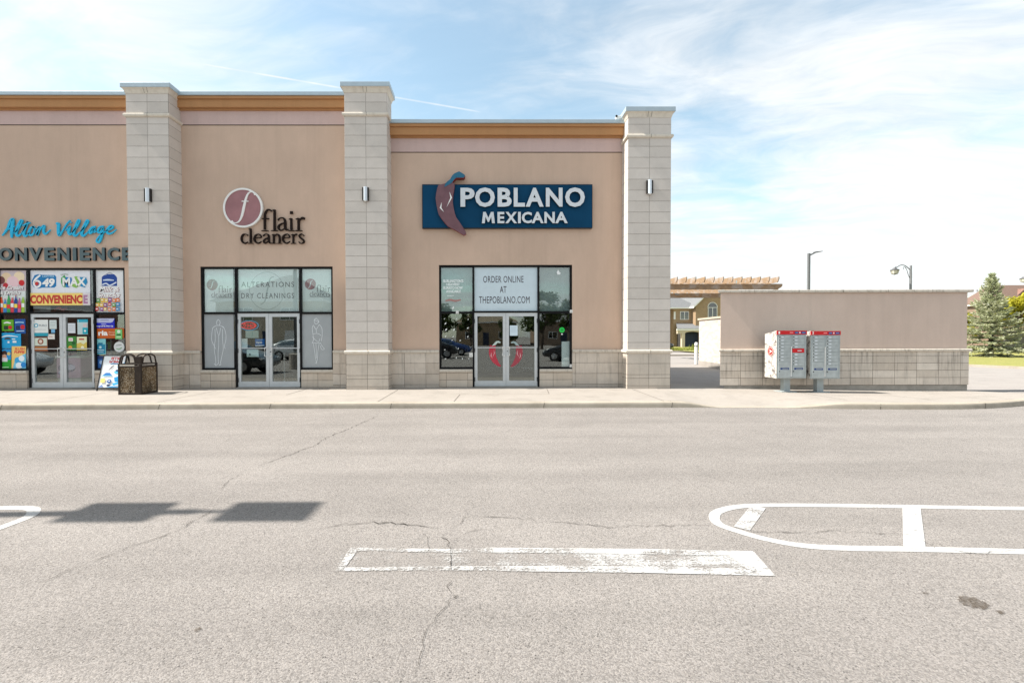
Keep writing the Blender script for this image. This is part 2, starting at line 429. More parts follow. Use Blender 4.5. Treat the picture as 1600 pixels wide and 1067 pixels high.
def lawn_mat():
    m, k = new_mat('lawn')
    p = pos(k)
    a = k.noise(p, 1.2, 5.0, 0.65)
    f = k.noise(k.vm('MULTIPLY', p, (1, 0.5, 1)), 22.0, 4.0, 0.7)
    c = k.mix(k.mr(a, 0.35, 0.65), (0.23, 0.25, 0.07), (0.33, 0.30, 0.11))
    c = k.mix(k.mr(f, 0.3, 0.7, 0.0, 0.5), c, (0.17, 0.165, 0.05))
    finish(m, k, c, 0.95, 0, f, 0.8, 0.03, 0.1)
lawn_mat()
def neon(name, col, st):
    m, k = new_mat(name)
    e = k.n('ShaderNodeEmission', {0: (*col, 1), 1: st})
    k.n('ShaderNodeOutputMaterial', {0: e.outputs[0]})
neon('neon_red', (0.9, 0.02, 0.03), 0.42)
neon('neon_blue', (0.1, 0.45, 0.8), 0.22)

# ------------------------------------------------------------------ mesh building
class MB:
    def __init__(s): s.v, s.f, s.m = [], [], []
    def add(s, vs, fs, mi=0):
        b = len(s.v)
        s.v += [tuple(v) for v in vs]
        s.f += [tuple(i+b for i in f) for f in fs]
        s.m += [mi]*len(fs)
        return s
    def box(s, x0, x1, y0, y1, z0, z1, mi=0):
        vs = [(x0, y0, z0), (x1, y0, z0), (x1, y1, z0), (x0, y1, z0), (x0, y0, z1), (x1, y0, z1), (x1, y1, z1), (x0, y1, z1)]
        return s.add(vs, [(0, 3, 2, 1), (4, 5, 6, 7), (0, 1, 5, 4), (1, 2, 6, 5), (2, 3, 7, 6), (3, 0, 4, 7)], mi)
    def quad(s, a, b, c, d, mi=0): return s.add([a, b, c, d], [(0, 1, 2, 3)], mi)
    def prism(s, pts, y0, y1, mi=0, mside=None):
        """outline in x,z, front face at y0, back at y1"""
        n = len(pts)
        area = sum(pts[i][0]*pts[(i+1) % n][1]-pts[(i+1) % n][0]*pts[i][1] for i in range(n))
        if area < 0: pts = pts[::-1]
        tri = tessellate_polygon([[Vector((x, z, 0)) for x, z in pts]])
        vs = [(x, y0, z) for x, z in pts]
        fs = []
        for t in tri:
            a, b, c = t
            ar = (pts[b][0]-pts[a][0])*(pts[c][1]-pts[a][1])-(pts[c][0]-pts[a][0])*(pts[b][1]-pts[a][1])
            fs.append((a, b, c) if ar > 0 else (a, c, b))
        s.add(vs, fs, mi)
        if y1 != y0:
            s.add([(x, y1, z) for x, z in pts], [f[::-1] for f in fs], mi)
            ms = mi if mside is None else mside
            vs = [(x, y0, z) for x, z in pts]+[(x, y1, z) for x, z in pts]
            s.add(vs, [(i, i+n, (i+1) % n+n, (i+1) % n) for i in range(n)], ms)
        return s
    def flat(s, pts, z, mi=0):
        """outline on the ground"""
        n = len(pts)
        tri = tessellate_polygon([[Vector((x, y, 0)) for x, y in pts]])
        fs = []
        for a, b, c in tri:
            ar = (pts[b][0]-pts[a][0])*(pts[c][1]-pts[a][1])-(pts[c][0]-pts[a][0])*(pts[b][1]-pts[a][1])
            fs.append((a, b, c) if ar > 0 else (a, c, b))
        zz = z if callable(z) else (lambda x, y: z)
        return s.add([(x, y, zz(x, y)) for x, y in pts], fs, mi)
    def tube(s, path, rad, n=8, mi=0, cap=True):
        path = [Vector(p) for p in path]
        rads = rad if isinstance(rad, (list, tuple)) else [rad]*len(path)
        rings = []
        up = Vector((0.03, 0.02, 1))
        for i, p in enumerate(path):
            t = (path[min(i+1, len(path)-1)]-path[max(i-1, 0)]).normalized()
            a = t.cross(up)
            if a.length < 0.05: a = t.cross(Vector((1, 0, 0)))
            a.normalize()
            b = a.cross(t)
            rings.append([p+(a*math.cos(2*math.pi*j/n)+b*math.sin(2*math.pi*j/n))*rads[i] for j in range(n)])
        vs = [v for r in rings for v in r]
        fs = [(i*n+j, i*n+(j+1) % n, (i+1)*n+(j+1) % n, (i+1)*n+j) for i in range(len(path)-1) for j in range(n)]
        if cap: fs += [tuple(range(n))[::-1], tuple((len(path)-1)*n+j for j in range(n))]
        return s.add(vs, fs, mi)
    def lathe(s, prof, n=16, c=(0, 0, 0), mi=0):
        vs = [(c[0]+r*math.cos(2*math.pi*j/n), c[1]+r*math.sin(2*math.pi*j/n), c[2]+z) for r, z in prof for j in range(n)]
        fs = [(i*n+j, i*n+(j+1) % n, (i+1)*n+(j+1) % n, (i+1)*n+j) for i in range(len(prof)-1) for j in range(n)]
        return s.add(vs, fs, mi)
    def ribbon(s, pts, y0, y1, mi=0, sm=6):
        """a brush stroke in x,z with a width per point"""
        P = []
        n = len(pts)
        if n == 2: P = list(pts)
        else:
            for i in range(n-1):
                p0, p1, p2, p3 = pts[max(i-1, 0)], pts[i], pts[i+1], pts[min(i+2, n-1)]
                for k in range(sm):
                    t = k/sm
                    P.append(tuple(0.5*((2*b)+(-a+c)*t+(2*a-5*b+4*c-d)*t*t+(-a+3*b-3*c+d)*t**3) for a, b, c, d in zip(p0, p1, p2, p3)))
            P.append(pts[-1])
        L, Rr = [], []
        for i, (x, z, w) in enumerate(P):
            a, b = P[max(i-1, 0)], P[min(i+1, len(P)-1)]
            dx, dz_ = b[0]-a[0], b[1]-a[1]
            l = math.hypot(dx, dz_) or 1
            nx, nz = -dz_/l*w/2, dx/l*w/2
            L.append((x+nx, z+nz)); Rr.append((x-nx, z-nz))
        m = len(P)
        vs = [(x, y0, z) for x, z in L]+[(x, y0, z) for x, z in Rr]
        fs = [(i, m+i, m+i+1, i+1) for i in range(m-1)]
        if y1 != y0:
            vs += [(x, y1, z) for x, z in L]+[(x, y1, z) for x, z in Rr]
            for i in range(m-1):
                fs += [(i, i+1, 2*m+i+1, 2*m+i), (m+i+1, m+i, 3*m+i, 3*m+i+1), (2*m+i, 2*m+i+1, 3*m+i+1, 3*m+i)]
            fs += [(0, 2*m, 3*m, m), (m-1, 2*m-1, 4*m-1, 3*m-1)]
        return s.add(vs, fs, mi)
    def disc(s, x, z, rx, rz, y0, y1, mi=0, n=28, mside=None):
        return s.prism([(x+rx*math.cos(2*math.pi*i/n), z+rz*math.sin(2*math.pi*i/n)) for i in range(n)], y0, y1, mi, mside)
    def build(s, name, mats, parent=None, origin=(0, 0, 0), smooth=False, bevel=0.0):
        me = bpy.data.meshes.new(name)
        ox, oy, oz = origin
        me.from_pydata([(x-ox, y-oy, z-oz) for x, y, z in s.v], [], s.f)
        for m in (mats if isinstance(mats, (list, tuple)) else [mats]): me.materials.append(MATS[m] if isinstance(m, str) else m)
        me.polygons.foreach_set('material_index', s.m)
        if smooth: me.polygons.foreach_set('use_smooth', [True]*len(s.f))
        me.update()
        o = bpy.data.objects.new(name, me)
        COL.objects.link(o)
        if parent is not None: o.parent = parent
        else: o.location = origin
        if bevel:
            b = o.modifiers.new('edge', 'BEVEL')
            b.width = bevel; b.segments = 2; b.limit_method = 'ANGLE'
        return o

def tag(o, label=None, cat=None, group=None, kind=None):
    if label: o['label'] = label
    if cat: o['category'] = cat
    if group: o['group'] = group
    if kind: o['kind'] = kind
    return o
def thing(name, label, cat, loc=(0, 0, 0), group=None, rz=0.0):
    o = bpy.data.objects.new(name, None)
    COL.objects.link(o)
    o.location = loc
    o.rotation_euler.z = rz
    o.empty_display_size = 0.2
    return tag(o, label, cat, group)
def dup(o, parent=None):
    c = o.copy()
    COL.objects.link(c)
    if parent is not None: c.parent = parent
    for ch in list(o.children): dup(ch, c)
    return c

_txt = {}
def text_geo(s, bold=0.0, shear=0.0, space=1.0):
    key = (s, bold, shear, space)
    if key in _txt: return _txt[key]
    cu = bpy.data.curves.new('t', 'FONT')
    cu.body = s
    cu.size = 1
    cu.offset = bold
    cu.shear = shear
    cu.space_character = space
    cu.resolution_u = 3
    cu.fill_mode = 'FRONT'
    o = bpy.data.objects.new('t', cu)
    COL.objects.link(o)
    dg = bpy.context.evaluated_depsgraph_get()
    me = bpy.data.meshes.new_from_object(o.evaluated_get(dg))
    vs = [(v.co.x, v.co.y) for v in me.vertices]
    fs = [tuple(p.vertices) for p in me.polygons]
    bpy.data.objects.remove(o)
    bpy.data.curves.remove(cu)
    bpy.data.meshes.remove(me)
    _txt[key] = (vs, fs)
    return vs, fs
def fit(vs, x0, x1, z0, z1):
    ax, bx = min(v[0] for v in vs), max(v[0] for v in vs)
    az_, bz = min(v[1] for v in vs), max(v[1] for v in vs)
    return [(x0+(x-ax)/(bx-ax)*(x1-x0), z0+(z-az_)/(bz-az_)*(z1-z0)) for x, z in vs]
def put_text(mb, s, x0, x1, z0, z1, y, mi=0, bold=0.0, shear=0.0, space=1.0):
    vs, fs = text_geo(s, bold, shear, space)
    vs = fit(vs, x0, x1, z0, z1)
    fs2 = []
    for f in fs:
        a, b, c = (vs[i] for i in f[:3])
        fs2.append(f if (b[0]-a[0])*(c[1]-a[1])-(c[0]-a[0])*(b[1]-a[1]) > 0 else f[::-1])
    mb.add([(x, y, z) for x, z in vs], fs2, mi)
def letters_3d(s, x0, x1, z0, z1, yf, yb, bold, mats, parent, origin, space=1.0):
    """each letter of the word is a mesh of its own"""
    vs, fs = text_geo(s, bold, 0.0, space)
    vs = fit(vs, x0, x1, z0, z1)
    par = list(range(len(vs)))
    def find(a):
        while par[a] != a:
            par[a] = par[par[a]]; a = par[a]
        return a
    for f in fs:
        for i in f[1:]: par[find(f[0])] = find(i)
    groups = {}
    for f in fs: groups.setdefault(find(f[0]), []).append(f)
    for gi in sorted(groups, key=lambda q: min(vs[i][0] for f in groups[q] for i in f)):
        F = groups[gi]
        ids = sorted({i for f in F for i in f})
        mp_ = {i: j for j, i in enumerate(ids)}
        n = len(ids)
        mb = MB()
        edges = {}
        FF = []
        for f in F:
            a, b, c = (vs[i] for i in f[:3])
            if (b[0]-a[0])*(c[1]-a[1])-(c[0]-a[0])*(b[1]-a[1]) < 0: f = f[::-1]
            FF.append(tuple(mp_[i] for i in f))
        for f in FF:
            for i in range(len(f)):
                e = (f[i], f[(i+1) % len(f)])
                edges[e] = edges.get(e, 0)+1
        bd = [e for e in edges if (e[1], e[0]) not in edges]
        V = [(vs[i][0], yf, vs[i][1]) for i in ids]+[(vs[i][0], yb, vs[i][1]) for i in ids]
        mb.add(V, FF, 0)
        mb.add(V, [(b, a, a+n, b+n) for a, b in bd], 1)
        mb.build('letter', mats, parent, origin)

# ------------------------------------------------------------------ the setting
WY, PY = 13.22, 12.70            # wall face, pillar face
SW = 0.125                       # pavement level at the shop doors
g_ = MB()
g_.quad((-900, -900, 0), (900, -900, 0), (900, 1500, 0), (-900, 1500, 0))
tag(g_.build('ground', 'asphalt'), kind='structure')

kb = [(-24, 10.10), (-10.666, 10.085), (-4, 10.12), (0.07, 10.105), (4.2, 10.10), (5.3, 10.05), (6.3, 10.02), (7.45, 9.86), (9.0, 9.73), (10.0, 9.71),
      (10.92, 9.80), (12.1, 10.12), (13.2, 10.6), (14.4, 11.2), (15.8, 11.8), (18, 12.2), (24, 12.4)]
def cr(P, n=7):
    out = []
    for i in range(len(P)-1):
        p0, p1, p2, p3 = P[max(i-1, 0)], P[i], P[i+1], P[min(i+2, len(P)-1)]
        for k in range(n):
            t = k/n
            out.append(tuple(0.5*((2*b)+(-a+c)*t+(2*a-5*b+4*c-d)*t*t+(-a+3*b-3*c+d)*t**3) for a, b, c, d in zip(p0, p1, p2, p3)))
    return out+[P[-1]]
KP = cr(kb)
def sst(a, b, x):
    t = max(0, min(1, (x-a)/(b-a)))
    return t*t*(3-2*t)
def kerb_h(x):
    dip = sst(4.35, 5.35, x)*(1-sst(6.6, 8.0, x))
    return 0.128-0.118*dip
def back_z(x): return SW-0.095*sst(5.5, 13.4, x)
# kerb: face, rounded nose and flat top, swept along the edge
prof = [(0.0, -0.05), (0.012, 0.60), (0.02, 0.84), (0.04, 0.96), (0.07, 1.0), (0.17, 1.0)]
mb = MB()
vs, npf = [], len(prof)
for i, (x, y) in enumerate(KP):
    a, b = KP[max(i-1, 0)], KP[min(i+1, len(KP)-1)]
    tx, ty = b[0]-a[0], b[1]-a[1]
    l = math.hypot(tx, ty)
    nx, ny = -ty/l, tx/l
    h = kerb_h(x)
    for o, zf in prof: vs.append((x+nx*o, y+ny*o, h*zf if zf > 0 else -0.05))
fs = [(i*npf+j, (i+1)*npf+j, (i+1)*npf+j+1, i*npf+j+1) for i in range(len(KP)-1) for j in range(npf-1)]
mb.add(vs, fs)
inner = [(vs[i*npf+npf-1][0], vs[i*npf+npf-1][1]) for i in range(len(KP))]
for xj in (-13.2, -10.55, -7.6, -5.1, -2.2, 1.1, 4.05, 8.6, 10.9):            # kerb joints
    i = min(range(len(KP)), key=lambda q: abs(KP[q][0]-xj))
    x, y = KP[i]
    h = kerb_h(x)
    mb.add([(x-0.006, y-0.002, 0), (x+0.006, y-0.002, 0), (x+0.036, y+0.018, h*0.88), (x+0.024, y+0.018, h*0.88),
            (x+0.05, y+0.17, h+0.003), (x+0.035, y+0.17, h+0.003)], [(0, 1, 2, 3), (3, 2, 4, 5)], 1)
tag(mb.build('kerb', ['kerb_concrete', 'joint'], smooth=False), kind='structure')
# pavement slab between kerb and shop fronts
mb = MB()
rows = 6
vs = []
for (x, y), (kx, ky) in zip(inner, KP):
    yb = 13.4 if x < 13.62 else max(y+0.03, 12.72-(x-13.62)*0.55)
    hk, hb = kerb_h(kx)-0.004, back_z(x)
    for r_ in range(rows+1):
        t = r_/rows
        k_ = t if hk < 0.1 else min(1, t*1.0)
        vs.append((x, y+(yb-y)*t, hk+(hb-hk)*(sst(0, 0.75, t))))
n = rows+1
mb.add(vs, [(i*n+j, (i+1)*n+j, (i+1)*n+j+1, i*n+j+1) for i in range(len(KP)-1) for j in range(rows)])
def pave_z(x, y):
    hk, hb = kerb_h(x)-0.004, back_z(x)
    return hk+(hb-hk)*sst(0, 0.75, (y-10.25)/3.1)
def joint(a, b, w=0.012):
    (x0, y0), (x1, y1) = a, b
    l = math.hypot(x1-x0, y1-y0)
    nx, ny = -(y1-y0)/l*w/2, (x1-x0)/l*w/2
    N = 8
    v = []
    for i in range(N+1):
        t = i/N
        x, y = x0+(x1-x0)*t, y0+(y1-y0)*t
        for sg in (1, -1): v.append((x+nx*sg, y+ny*sg, pave_z(x, y)+0.004))
    mb.add(v, [(2*i, 2*i+1, 2*i+3, 2*i+2) for i in range(N)], 1)
for x in (-13.0, -10.1, -7.4, -2.4, 4.1, 8.3, 10.2, 12.2): joint((x, 10.3), (x+0.03, 12.6), 0.012)
joint(gnd(447, 617, SW), gnd(482, 607, SW), 0.014)
joint(gnd(709, 627.5, SW), gnd(718.6, 616.5, SW)); joint(gnd(718.6, 616.5, SW), gnd(858, 615.5, SW)); joint(gnd(858, 615.5, SW), gnd(854, 606.5, SW))
tag(mb.build('pavement', ['concrete', 'joint']), kind='structure')
# slab and asphalt in the passage beside the end pillar
mb = MB()
pw = [(5.02, 12.6), (6.9, 12.75), (6.35, 13.1), (5.9, 14.1), (5.0, 15.6)]
mb.flat(pw, lambda x, y: 0.112)
tag(mb.build('walkway', 'concrete'), kind='structure')

# painted lines on the asphalt
def gp(pts): return [gnd(x, y) for x, y in pts]
def stripe(mb, pts, w, z=0.003, mi=0, sm=8):
    """a line of constant real width along points on the ground"""
    P = cr(pts, sm) if len(pts) > 2 else pts
    v = []
    for i, (x, y) in enumerate(P):
        a, b = P[max(i-1, 0)], P[min(i+1, len(P)-1)]
        l = math.hypot(b[0]-a[0], b[1]-a[1]) or 1
        ww = w[i*(len(w)-1)//max(1, len(P)-1)] if isinstance(w, list) else w
        nx, ny = -(b[1]-a[1])/l*ww/2, (b[0]-a[0])/l*ww/2
        v += [(x+nx, y+ny, z), (x-nx, y-ny, z)]
    mb.add(v, [(2*i, 2*i+1, 2*i+3, 2*i+2) for i in range(len(P)-1)], mi)
mb = MB()
stripe(mb, gp([(1900, 797), (1600, 794.5), (1420, 791.5), (1280, 789.5), (1190, 789.5), (1150, 792), (1125, 798), (1116, 806), (1122, 818), (1150, 829), (1200, 843), (1260, 853), (1330, 856.5), (1430, 858), (1600, 862), (1900, 870)]), 0.088)
stripe(mb, [gnd(1899, 797), (26, gnd(1899, 797)[1]-.25)], 0.088, 0.0034)
stripe(mb, [gnd(1899, 870), (26, gnd(1899, 870)[1]-.25)], 0.088, 0.0034)
stripe(mb, gp([(1424, 792), (1429, 858)]), 0.125, 0.0050)
tag(mb.build('road_marking', 'road_paint'), kind='structure')
mb = MB()
stripe(mb, gp([(1185, 792), (1159, 826)]), 0.12, 0.0050)
tag(mb.build('road_marking', 'faded_paint'), kind='structure')
mb = MB()
stripe(mb, gp([(-300, 794), (-60, 794), (20, 793.5), (45, 794), (53, 798), (45, 807), (15, 819), (-40, 838), (-110, 851), (-200, 859), (-300, 862)]), 0.095)
stripe(mb, [gnd(-299, 794), (-24, gnd(-299, 794)[1])], 0.095, 0.0034)
stripe(mb, [gnd(-299, 862), (-24, gnd(-299, 862)[1])], 0.095, 0.0034)
tag(mb.build('road_marking', 'road_paint'), kind='structure')
mb = MB()
mb.flat(gp([(536, 857), (1178, 862), (1212, 900), (960, 892), (700, 890), (524, 893), (528, 880)]), 0.003)
tag(mb.build('road_marking', 'worn_paint'), kind='structure')
mb = MB()
mb.flat(gp([(760, 856), (1000, 858), (1176, 861.5), (1212, 900.5), (1000, 895.5), (800, 893), (800, 885), (1000, 885.5), (1166, 889), (1140, 868.5), (1000, 866), (760, 863.5)]), 0.0055)
mb.flat(gp([(706, 858.5), (760, 857), (760, 863.5), (708, 864)]), 0.0055)
mb.flat(gp([(708, 885.5), (800, 885), (800, 893), (708, 891.5)]), 0.0055)
mb.flat(gp([(548, 856), (562, 856), (535, 893), (524, 893)]), 0.0055)
mb.flat(gp([(562, 856), (706, 858.5), (706, 864), (559, 861)]), 0.0055)
mb.flat(gp([(537, 887), (708, 885.5), (708, 891.5), (535, 893)]), 0.0055)
tag(mb.build('road_marking', 'faded_paint'), kind='structure')
# cracks in the asphalt
mb = MB()
def crack(px, w, seed):
    rr = random.Random(seed)
    P = gp(px)
    out = []
    for i in range(len(P)-1):
        L = math.dist(P[i], P[i+1])
        nn = max(3, int(L/0.05))
        for k in range(nn):
            t = k/nn
            j = 0.014 if 0 < k else 0.0
            out.append((P[i][0]+(P[i+1][0]-P[i][0])*t+rr.gauss(0, j), P[i][1]+(P[i+1][1]-P[i][1])*t+rr.gauss(0, j)))
    out.append(P[-1])
    v = []
    for i, (x, y) in enumerate(out):
        a, b = out[max(i-1, 0)], out[min(i+1, len(out)-1)]
        l = math.hypot(b[0]-a[0], b[1]-a[1]) or 1
        ww = w*0.62*max(0.2, rr.gauss(0.8, 0.45))*min(1, 0.3+i*0.12, 0.3+(len(out)-1-i)*0.12)
        nx, ny = -(b[1]-a[1])/l*ww/2, (b[0]-a[0])/l*ww/2
        v += [(x+nx, y+ny, 0.0072), (x-nx, y-ny, 0.0072)]
    mb.add(v, [(2*i, 2*i+1, 2*i+3, 2*i+2) for i in range(len(out)-1)])
crack([(590, 650), (540, 672), (515, 682), (490, 697), (440, 715), (403, 729)], 0.012, 1)
crack([(377, 740), (362, 748), (352, 759), (344, 767)], 0.011, 2)
crack([(360, 792), (335, 795), (318, 806), (290, 824), (220, 850), (160, 872), (90, 900), (0, 923)], 0.008, 3)
crack([(500, 827), (535, 820), (570, 818), (610, 816), (650, 821), (685, 826)], 0.016, 4)
crack([(685, 826), (716, 820), (724, 810), (740, 806), (790, 809), (850, 815), (960, 824), (1080, 820), (1130, 824)], 0.007, 5)
crack([(686, 827), (690, 840), (702, 848), (704, 880), (702, 935), (690, 955), (668, 980), (655, 1030), (650, 1060)], 0.0055, 6)
crack([(660, 826), (668, 852), (674, 870)], 0.005, 7)
crack([(702, 848), (730, 832), (780, 826)], 0.005, 8)
crack([(1130, 824), (1170, 831), (1250, 832), (1330, 831), (1420, 836), (1440, 843)], 0.007, 9)
crack([(1440, 843), (1460, 857), (1500, 862), (1530, 866), (1600, 858)], 0.007, 10)
crack([(704, 936), (716, 930), (712, 936)], 0.012, 11)
crack([(725, 810), (728, 795)], 0.005, 12)
tag(mb.build('asphalt_cracks', 'crack'), kind='structure')
mb = MB()
def blob(cx, cy, rx, ry, rot, seed):
    rr = random.Random(seed)
    ps = []
    for i in range(30):
        a = 2*math.pi*i/30
        q = 1+0.18*rr.uniform(-1, 1)
        x, y = rx*q*math.cos(a), ry*q*math.sin(a)
        ps.append((cx+x*math.cos(rot)-y*math.sin(rot), cy+x*math.sin(rot)+y*math.cos(rot)))
    return ps
mb.flat(gp(blob(1521, 942, 25, 8, 0.28, 3)), 0.005)
mb.flat(gp(blob(1564, 957, 7, 2.6, 0.25, 4)), 0.005)
mb.flat(gp(blob(1446, 927, 5, 1.6, 0.1, 5)), 0.005)
mb.flat(gp(blob(309, 984, 6, 2.6, -0.4, 6)), 0.005)
tag(mb.build('oil_stain', 'oil'), kind='structure')

# paler worn paving of the drive behind the shops
mb = MB()
mb.quad((4.0, 13.0, 0.004), (95, 13.0, 0.004), (95, 44.8, 0.004), (4.0, 44.8, 0.004))
tag(mb.build('side_road', 'pale_paving'), kind='structure')
# far ground: lawns, drive, kerb line
mb = MB()
lx0, ly0 = gnd(1480, 571, 0)
lx1, ly1 = gnd(1700, 581, 0)
lawnp = [(lx0-4, ly0+2.5), (lx0, ly0), (lx1, ly1), (lx1+60, ly1-1), (lx1+80, 62), (lx0-6, 62)]
mb.flat(lawnp, lambda x, y: 0.10+0.03*(y > 30))
tag(mb.build('lawn', 'lawn'), kind='structure')
mb = MB()
for a, b in ((lawnp[0], lawnp[1]), (lawnp[1], lawnp[2]), (lawnp[2], lawnp[3])):
    l = math.dist(a, b)
    nx, ny = -(b[1]-a[1])/l*0.16, (b[0]-a[0])/l*0.16
    v = [(a[0]-nx, a[1]-ny), (b[0]-nx, b[1]-ny), (b[0], b[1]), (a[0], a[1])]
    mb.add([(x, y, 0.0) for x, y in v]+[(x, y, 0.115) for x, y in v], [(4, 5, 6, 7), (0, 1, 5, 4), (1, 2, 6, 5), (3, 0, 4, 7), (2, 3, 7, 6)])
tag(mb.build('lawn_kerb', 'kerb_concrete'), kind='structure')
mb = MB()
mb.flat([(17, 45.5), (30, 45.5), (31, 47), (22.5, 53), (17, 53)], 0.10)
tag(mb.build('front_lawn', 'lawn'), kind='structure')
mb = MB()
mb.box(10, 60, 44.9, 45.3, 0, 0.13)
mb.box(10, 21.5, 36.0, 36.3, 0, 0.11)
tag(mb.build('street_kerb', 'kerb_concrete'), kind='structure')
mb = MB()
mb.flat([(30, 45.4), (60, 45.4), (60, 61), (23, 61), (26, 50)], 0.05)
tag(mb.build('driveway', 'concrete'), kind='structure')

# ------------------------------------------------------------------ the retail building
bld = thing('retail_building', 'long tan stucco shop building with pale block pillars and three glazed shopfronts', 'building', (0, WY, 0))
BO = (0, WY, 0)
def zc(z, Y): return EYE+(z-EYE)*Y/WY
PIL = [(-15.9, -14.72, 8.52, 7.75), (-9.815, -8.650, 8.52, 7.75), (-3.820, -2.640, 8.55, 7.775), (4.035, 5.235, 7.88, 7.185)]
OPEN = [(-14.012, -10.33, 3.605, (-13.152, -13.097), (-11.266, -11.211)),
        (-8.162, -4.347, 3.632, (-7.187, -7.131), (-5.325, -5.270)),
        (-1.276, 2.587, 3.668, (-0.312, -0.256), (1.582, 1.638))]
BAYX = [(-20.0, -9.3, 7.67), (-9.3, -3.2, 7.67), (-3.2, 4.9, 6.90)]
mb = MB()
for (bx0, bx1, top), (ox0, ox1, hd, *_r) in zip(BAYX, OPEN):
    mb.box(bx0, ox0, WY, WY+.25, 1.10, top)
    mb.box(ox1, bx1, WY, WY+.25, 1.10, top)
    mb.box(ox0, ox1, WY, WY+.25, hd, top)
mb.box(4.9, 5.1, WY+.02, 22.6, 0, 7.3)
mb.box(-20, 5.1, 22.6, 22.85, 0, 7.3)
mb.box(-20.2, -20.0, WY, 22.6, 0, 7.3)
mb.build('wall', 'stucco', bld, BO)
mb = MB().box(-20, 4.9, WY+.25, 22.6, 7.0, 7.15)
mb.build('roof', 'foundation', bld, BO)
for bx0, bx1, dz_ in ((-20, -3.25, 0.0), (-2.66, 4.1, -0.775)):
    mb = MB().box(bx0, bx1, WY-.018, WY+.2, 7.685+dz_, 8.40+dz_)
    mb.box(bx0, bx1, WY-.010, WY+.1, 7.666+dz_, 7.685+dz_, 1)
    mb.build('parapet_band', ['stucco_band', 'joint'], bld, BO)
    mb = MB().box(bx0, bx1, WY-.15, WY+.1, 8.115+dz_, 8.335+dz_)
    mb.box(bx0, bx1, WY-.20, WY+.12, 8.335+dz_, 8.412+dz_)
    mb.box(bx0, bx1, WY-.07, WY+.1, 8.07+dz_, 8.115+dz_)
    mb.build('cornice', 'cornice_paint', bld, BO, bevel=.008)
    mb = MB().box(bx0, bx1, WY-.235, WY+.3, 8.412+dz_, 8.515+dz_)
    mb.build('coping', 'coping_metal', bld, BO, bevel=.006)
for i, (x0, x1, top, led) in enumerate(PIL):
    cx = (x0+x1)/2
    mn = 'pillar_block_%d' % i
    blocks(mn, (0.61, 0.565, 0.52), (0.54, 0.497, 0.452), (0.27, 0.24, 0.21), (x1-x0)/2, 0.3022, 1.42, cx, 0.2, 0.0055)
    blocks(mn+'_foot', (0.58, 0.52, 0.45), (0.51, 0.45, 0.385), (0.19, 0.165, 0.14), (x1-x0)/2, 0.31, 0.52, cx, 0.3, 0.0055, 0.2)
    p = MB().box(x0, x1, PY, WY+.08, 1.15, top-.2).build('pillar', mn, bld, BO, bevel=.006)
    mb = MB().box(x0-.004, x1+.004, PY-.004, WY+.08, -0.02, 1.15)
    mb.box(x0-.0046, x1+.0046, PY-.0046, WY+.05, .417, .425, 1)
    mb.build('pillar_base', [mn+'_foot', 'joint'], p, BO)
    for zt, nm, cm in ((led, 'string_course', 'ledge_clean'), (1.215, 'ledge', 'ledge_clean')):
        h, o = .095, .055
        mb = MB()
        pr = [(0, -h), (o*.55, -h), (o*.95, -h*.72), (o, -h*.5), (o*.95, -h*.22), (o*.6, 0), (0, 0)]
        vs = []
        for ox_, zz in pr:
            vs += [(x0-ox_, WY+.08+ox_*.3, zt+zz), (x0-ox_, PY-ox_, zt+zz), (x1+ox_, PY-ox_, zt+zz), (x1+ox_, WY+.08+ox_*.3, zt+zz)]
        fs = []
        for a in range(len(pr)-1):
            for b in range(3): fs.append((a*4+b, a*4+b+1, (a+1)*4+b+1, (a+1)*4+b))
        mb.add(vs, fs)
        mb.box(cx+.028, cx+.034, PY-o-.002, PY, zt-h+.006, zt-.004, 1)
        mb.build(nm, [cm, 'joint'], p, BO)
    mb = MB()
    zt = top
    a, o = 0.012, 0.075
    z0_, z1_ = zt-.225, zt-.09
    v = []
    for oo, zz in ((a, z0_), (a, z0_+.02), (o*.55, (z0_+z1_)/2+.03), (o, z1_)):
        v += [(x0-oo, WY+.08+oo, zz), (x0-oo, PY-oo, zz), (x1+oo, PY-oo, zz), (x1+oo, WY+.08+oo, zz)]
    fs = [(r_*4+b, r_*4+(b+1) % 4, (r_+1)*4+(b+1) % 4, (r_+1)*4+b) for r_ in range(3) for b in range(4)]
    mb.add(v, fs+[(3, 2, 1, 0)])
    for q in (-.06, .035): mb.add([(cx+q, PY-a-.003, z0_+.01), (cx+q+.008, PY-a-.003, z0_+.01), (cx+q+.008, PY-o-.003, z1_), (cx+q, PY-o-.003, z1_)], [(0, 1, 2, 3)], 1)
    mb.build('crown', ['ledge_clean', 'joint'], p, BO)
    MB().box(x0-.09, x1+.09, PY-.09, WY+.17, zt-.09, zt+.035).build('cap', 'coping_metal', p, BO, bevel=.006)
# stone base between the pillars, with its ledge
segs = [(-14.72, -14.012), (-10.33, -9.815), (-8.65, -8.162), (-4.347, -3.82), (-2.64, -1.276), (2.587, 4.035)]
for a, b in segs:
    q = MB().box(a, b, WY-.05, WY+.2, 0, 1.125).build('stone_base', 'base_block', bld, BO, bevel=.004)
    MB().box(a, b, WY-.085, WY+.1, 1.125, 1.21).build('base_ledge', 'ledge_stone', q, BO, bevel=.02)
for ox0, ox1, hd, ma, mz in OPEN:
    for a, b in ((ox0, ma[0]), (mz[1], ox1)):
        q = MB().box(a, b, WY-.03, WY+.2, 0, .57).build('stall_riser', 'sill_block', bld, BO, bevel=.004)
        MB().box(a-.0, b+.0, WY-.06, WY+.2, .57, .648).build('window_sill', 'ledge_stone', q, BO, bevel=.012)
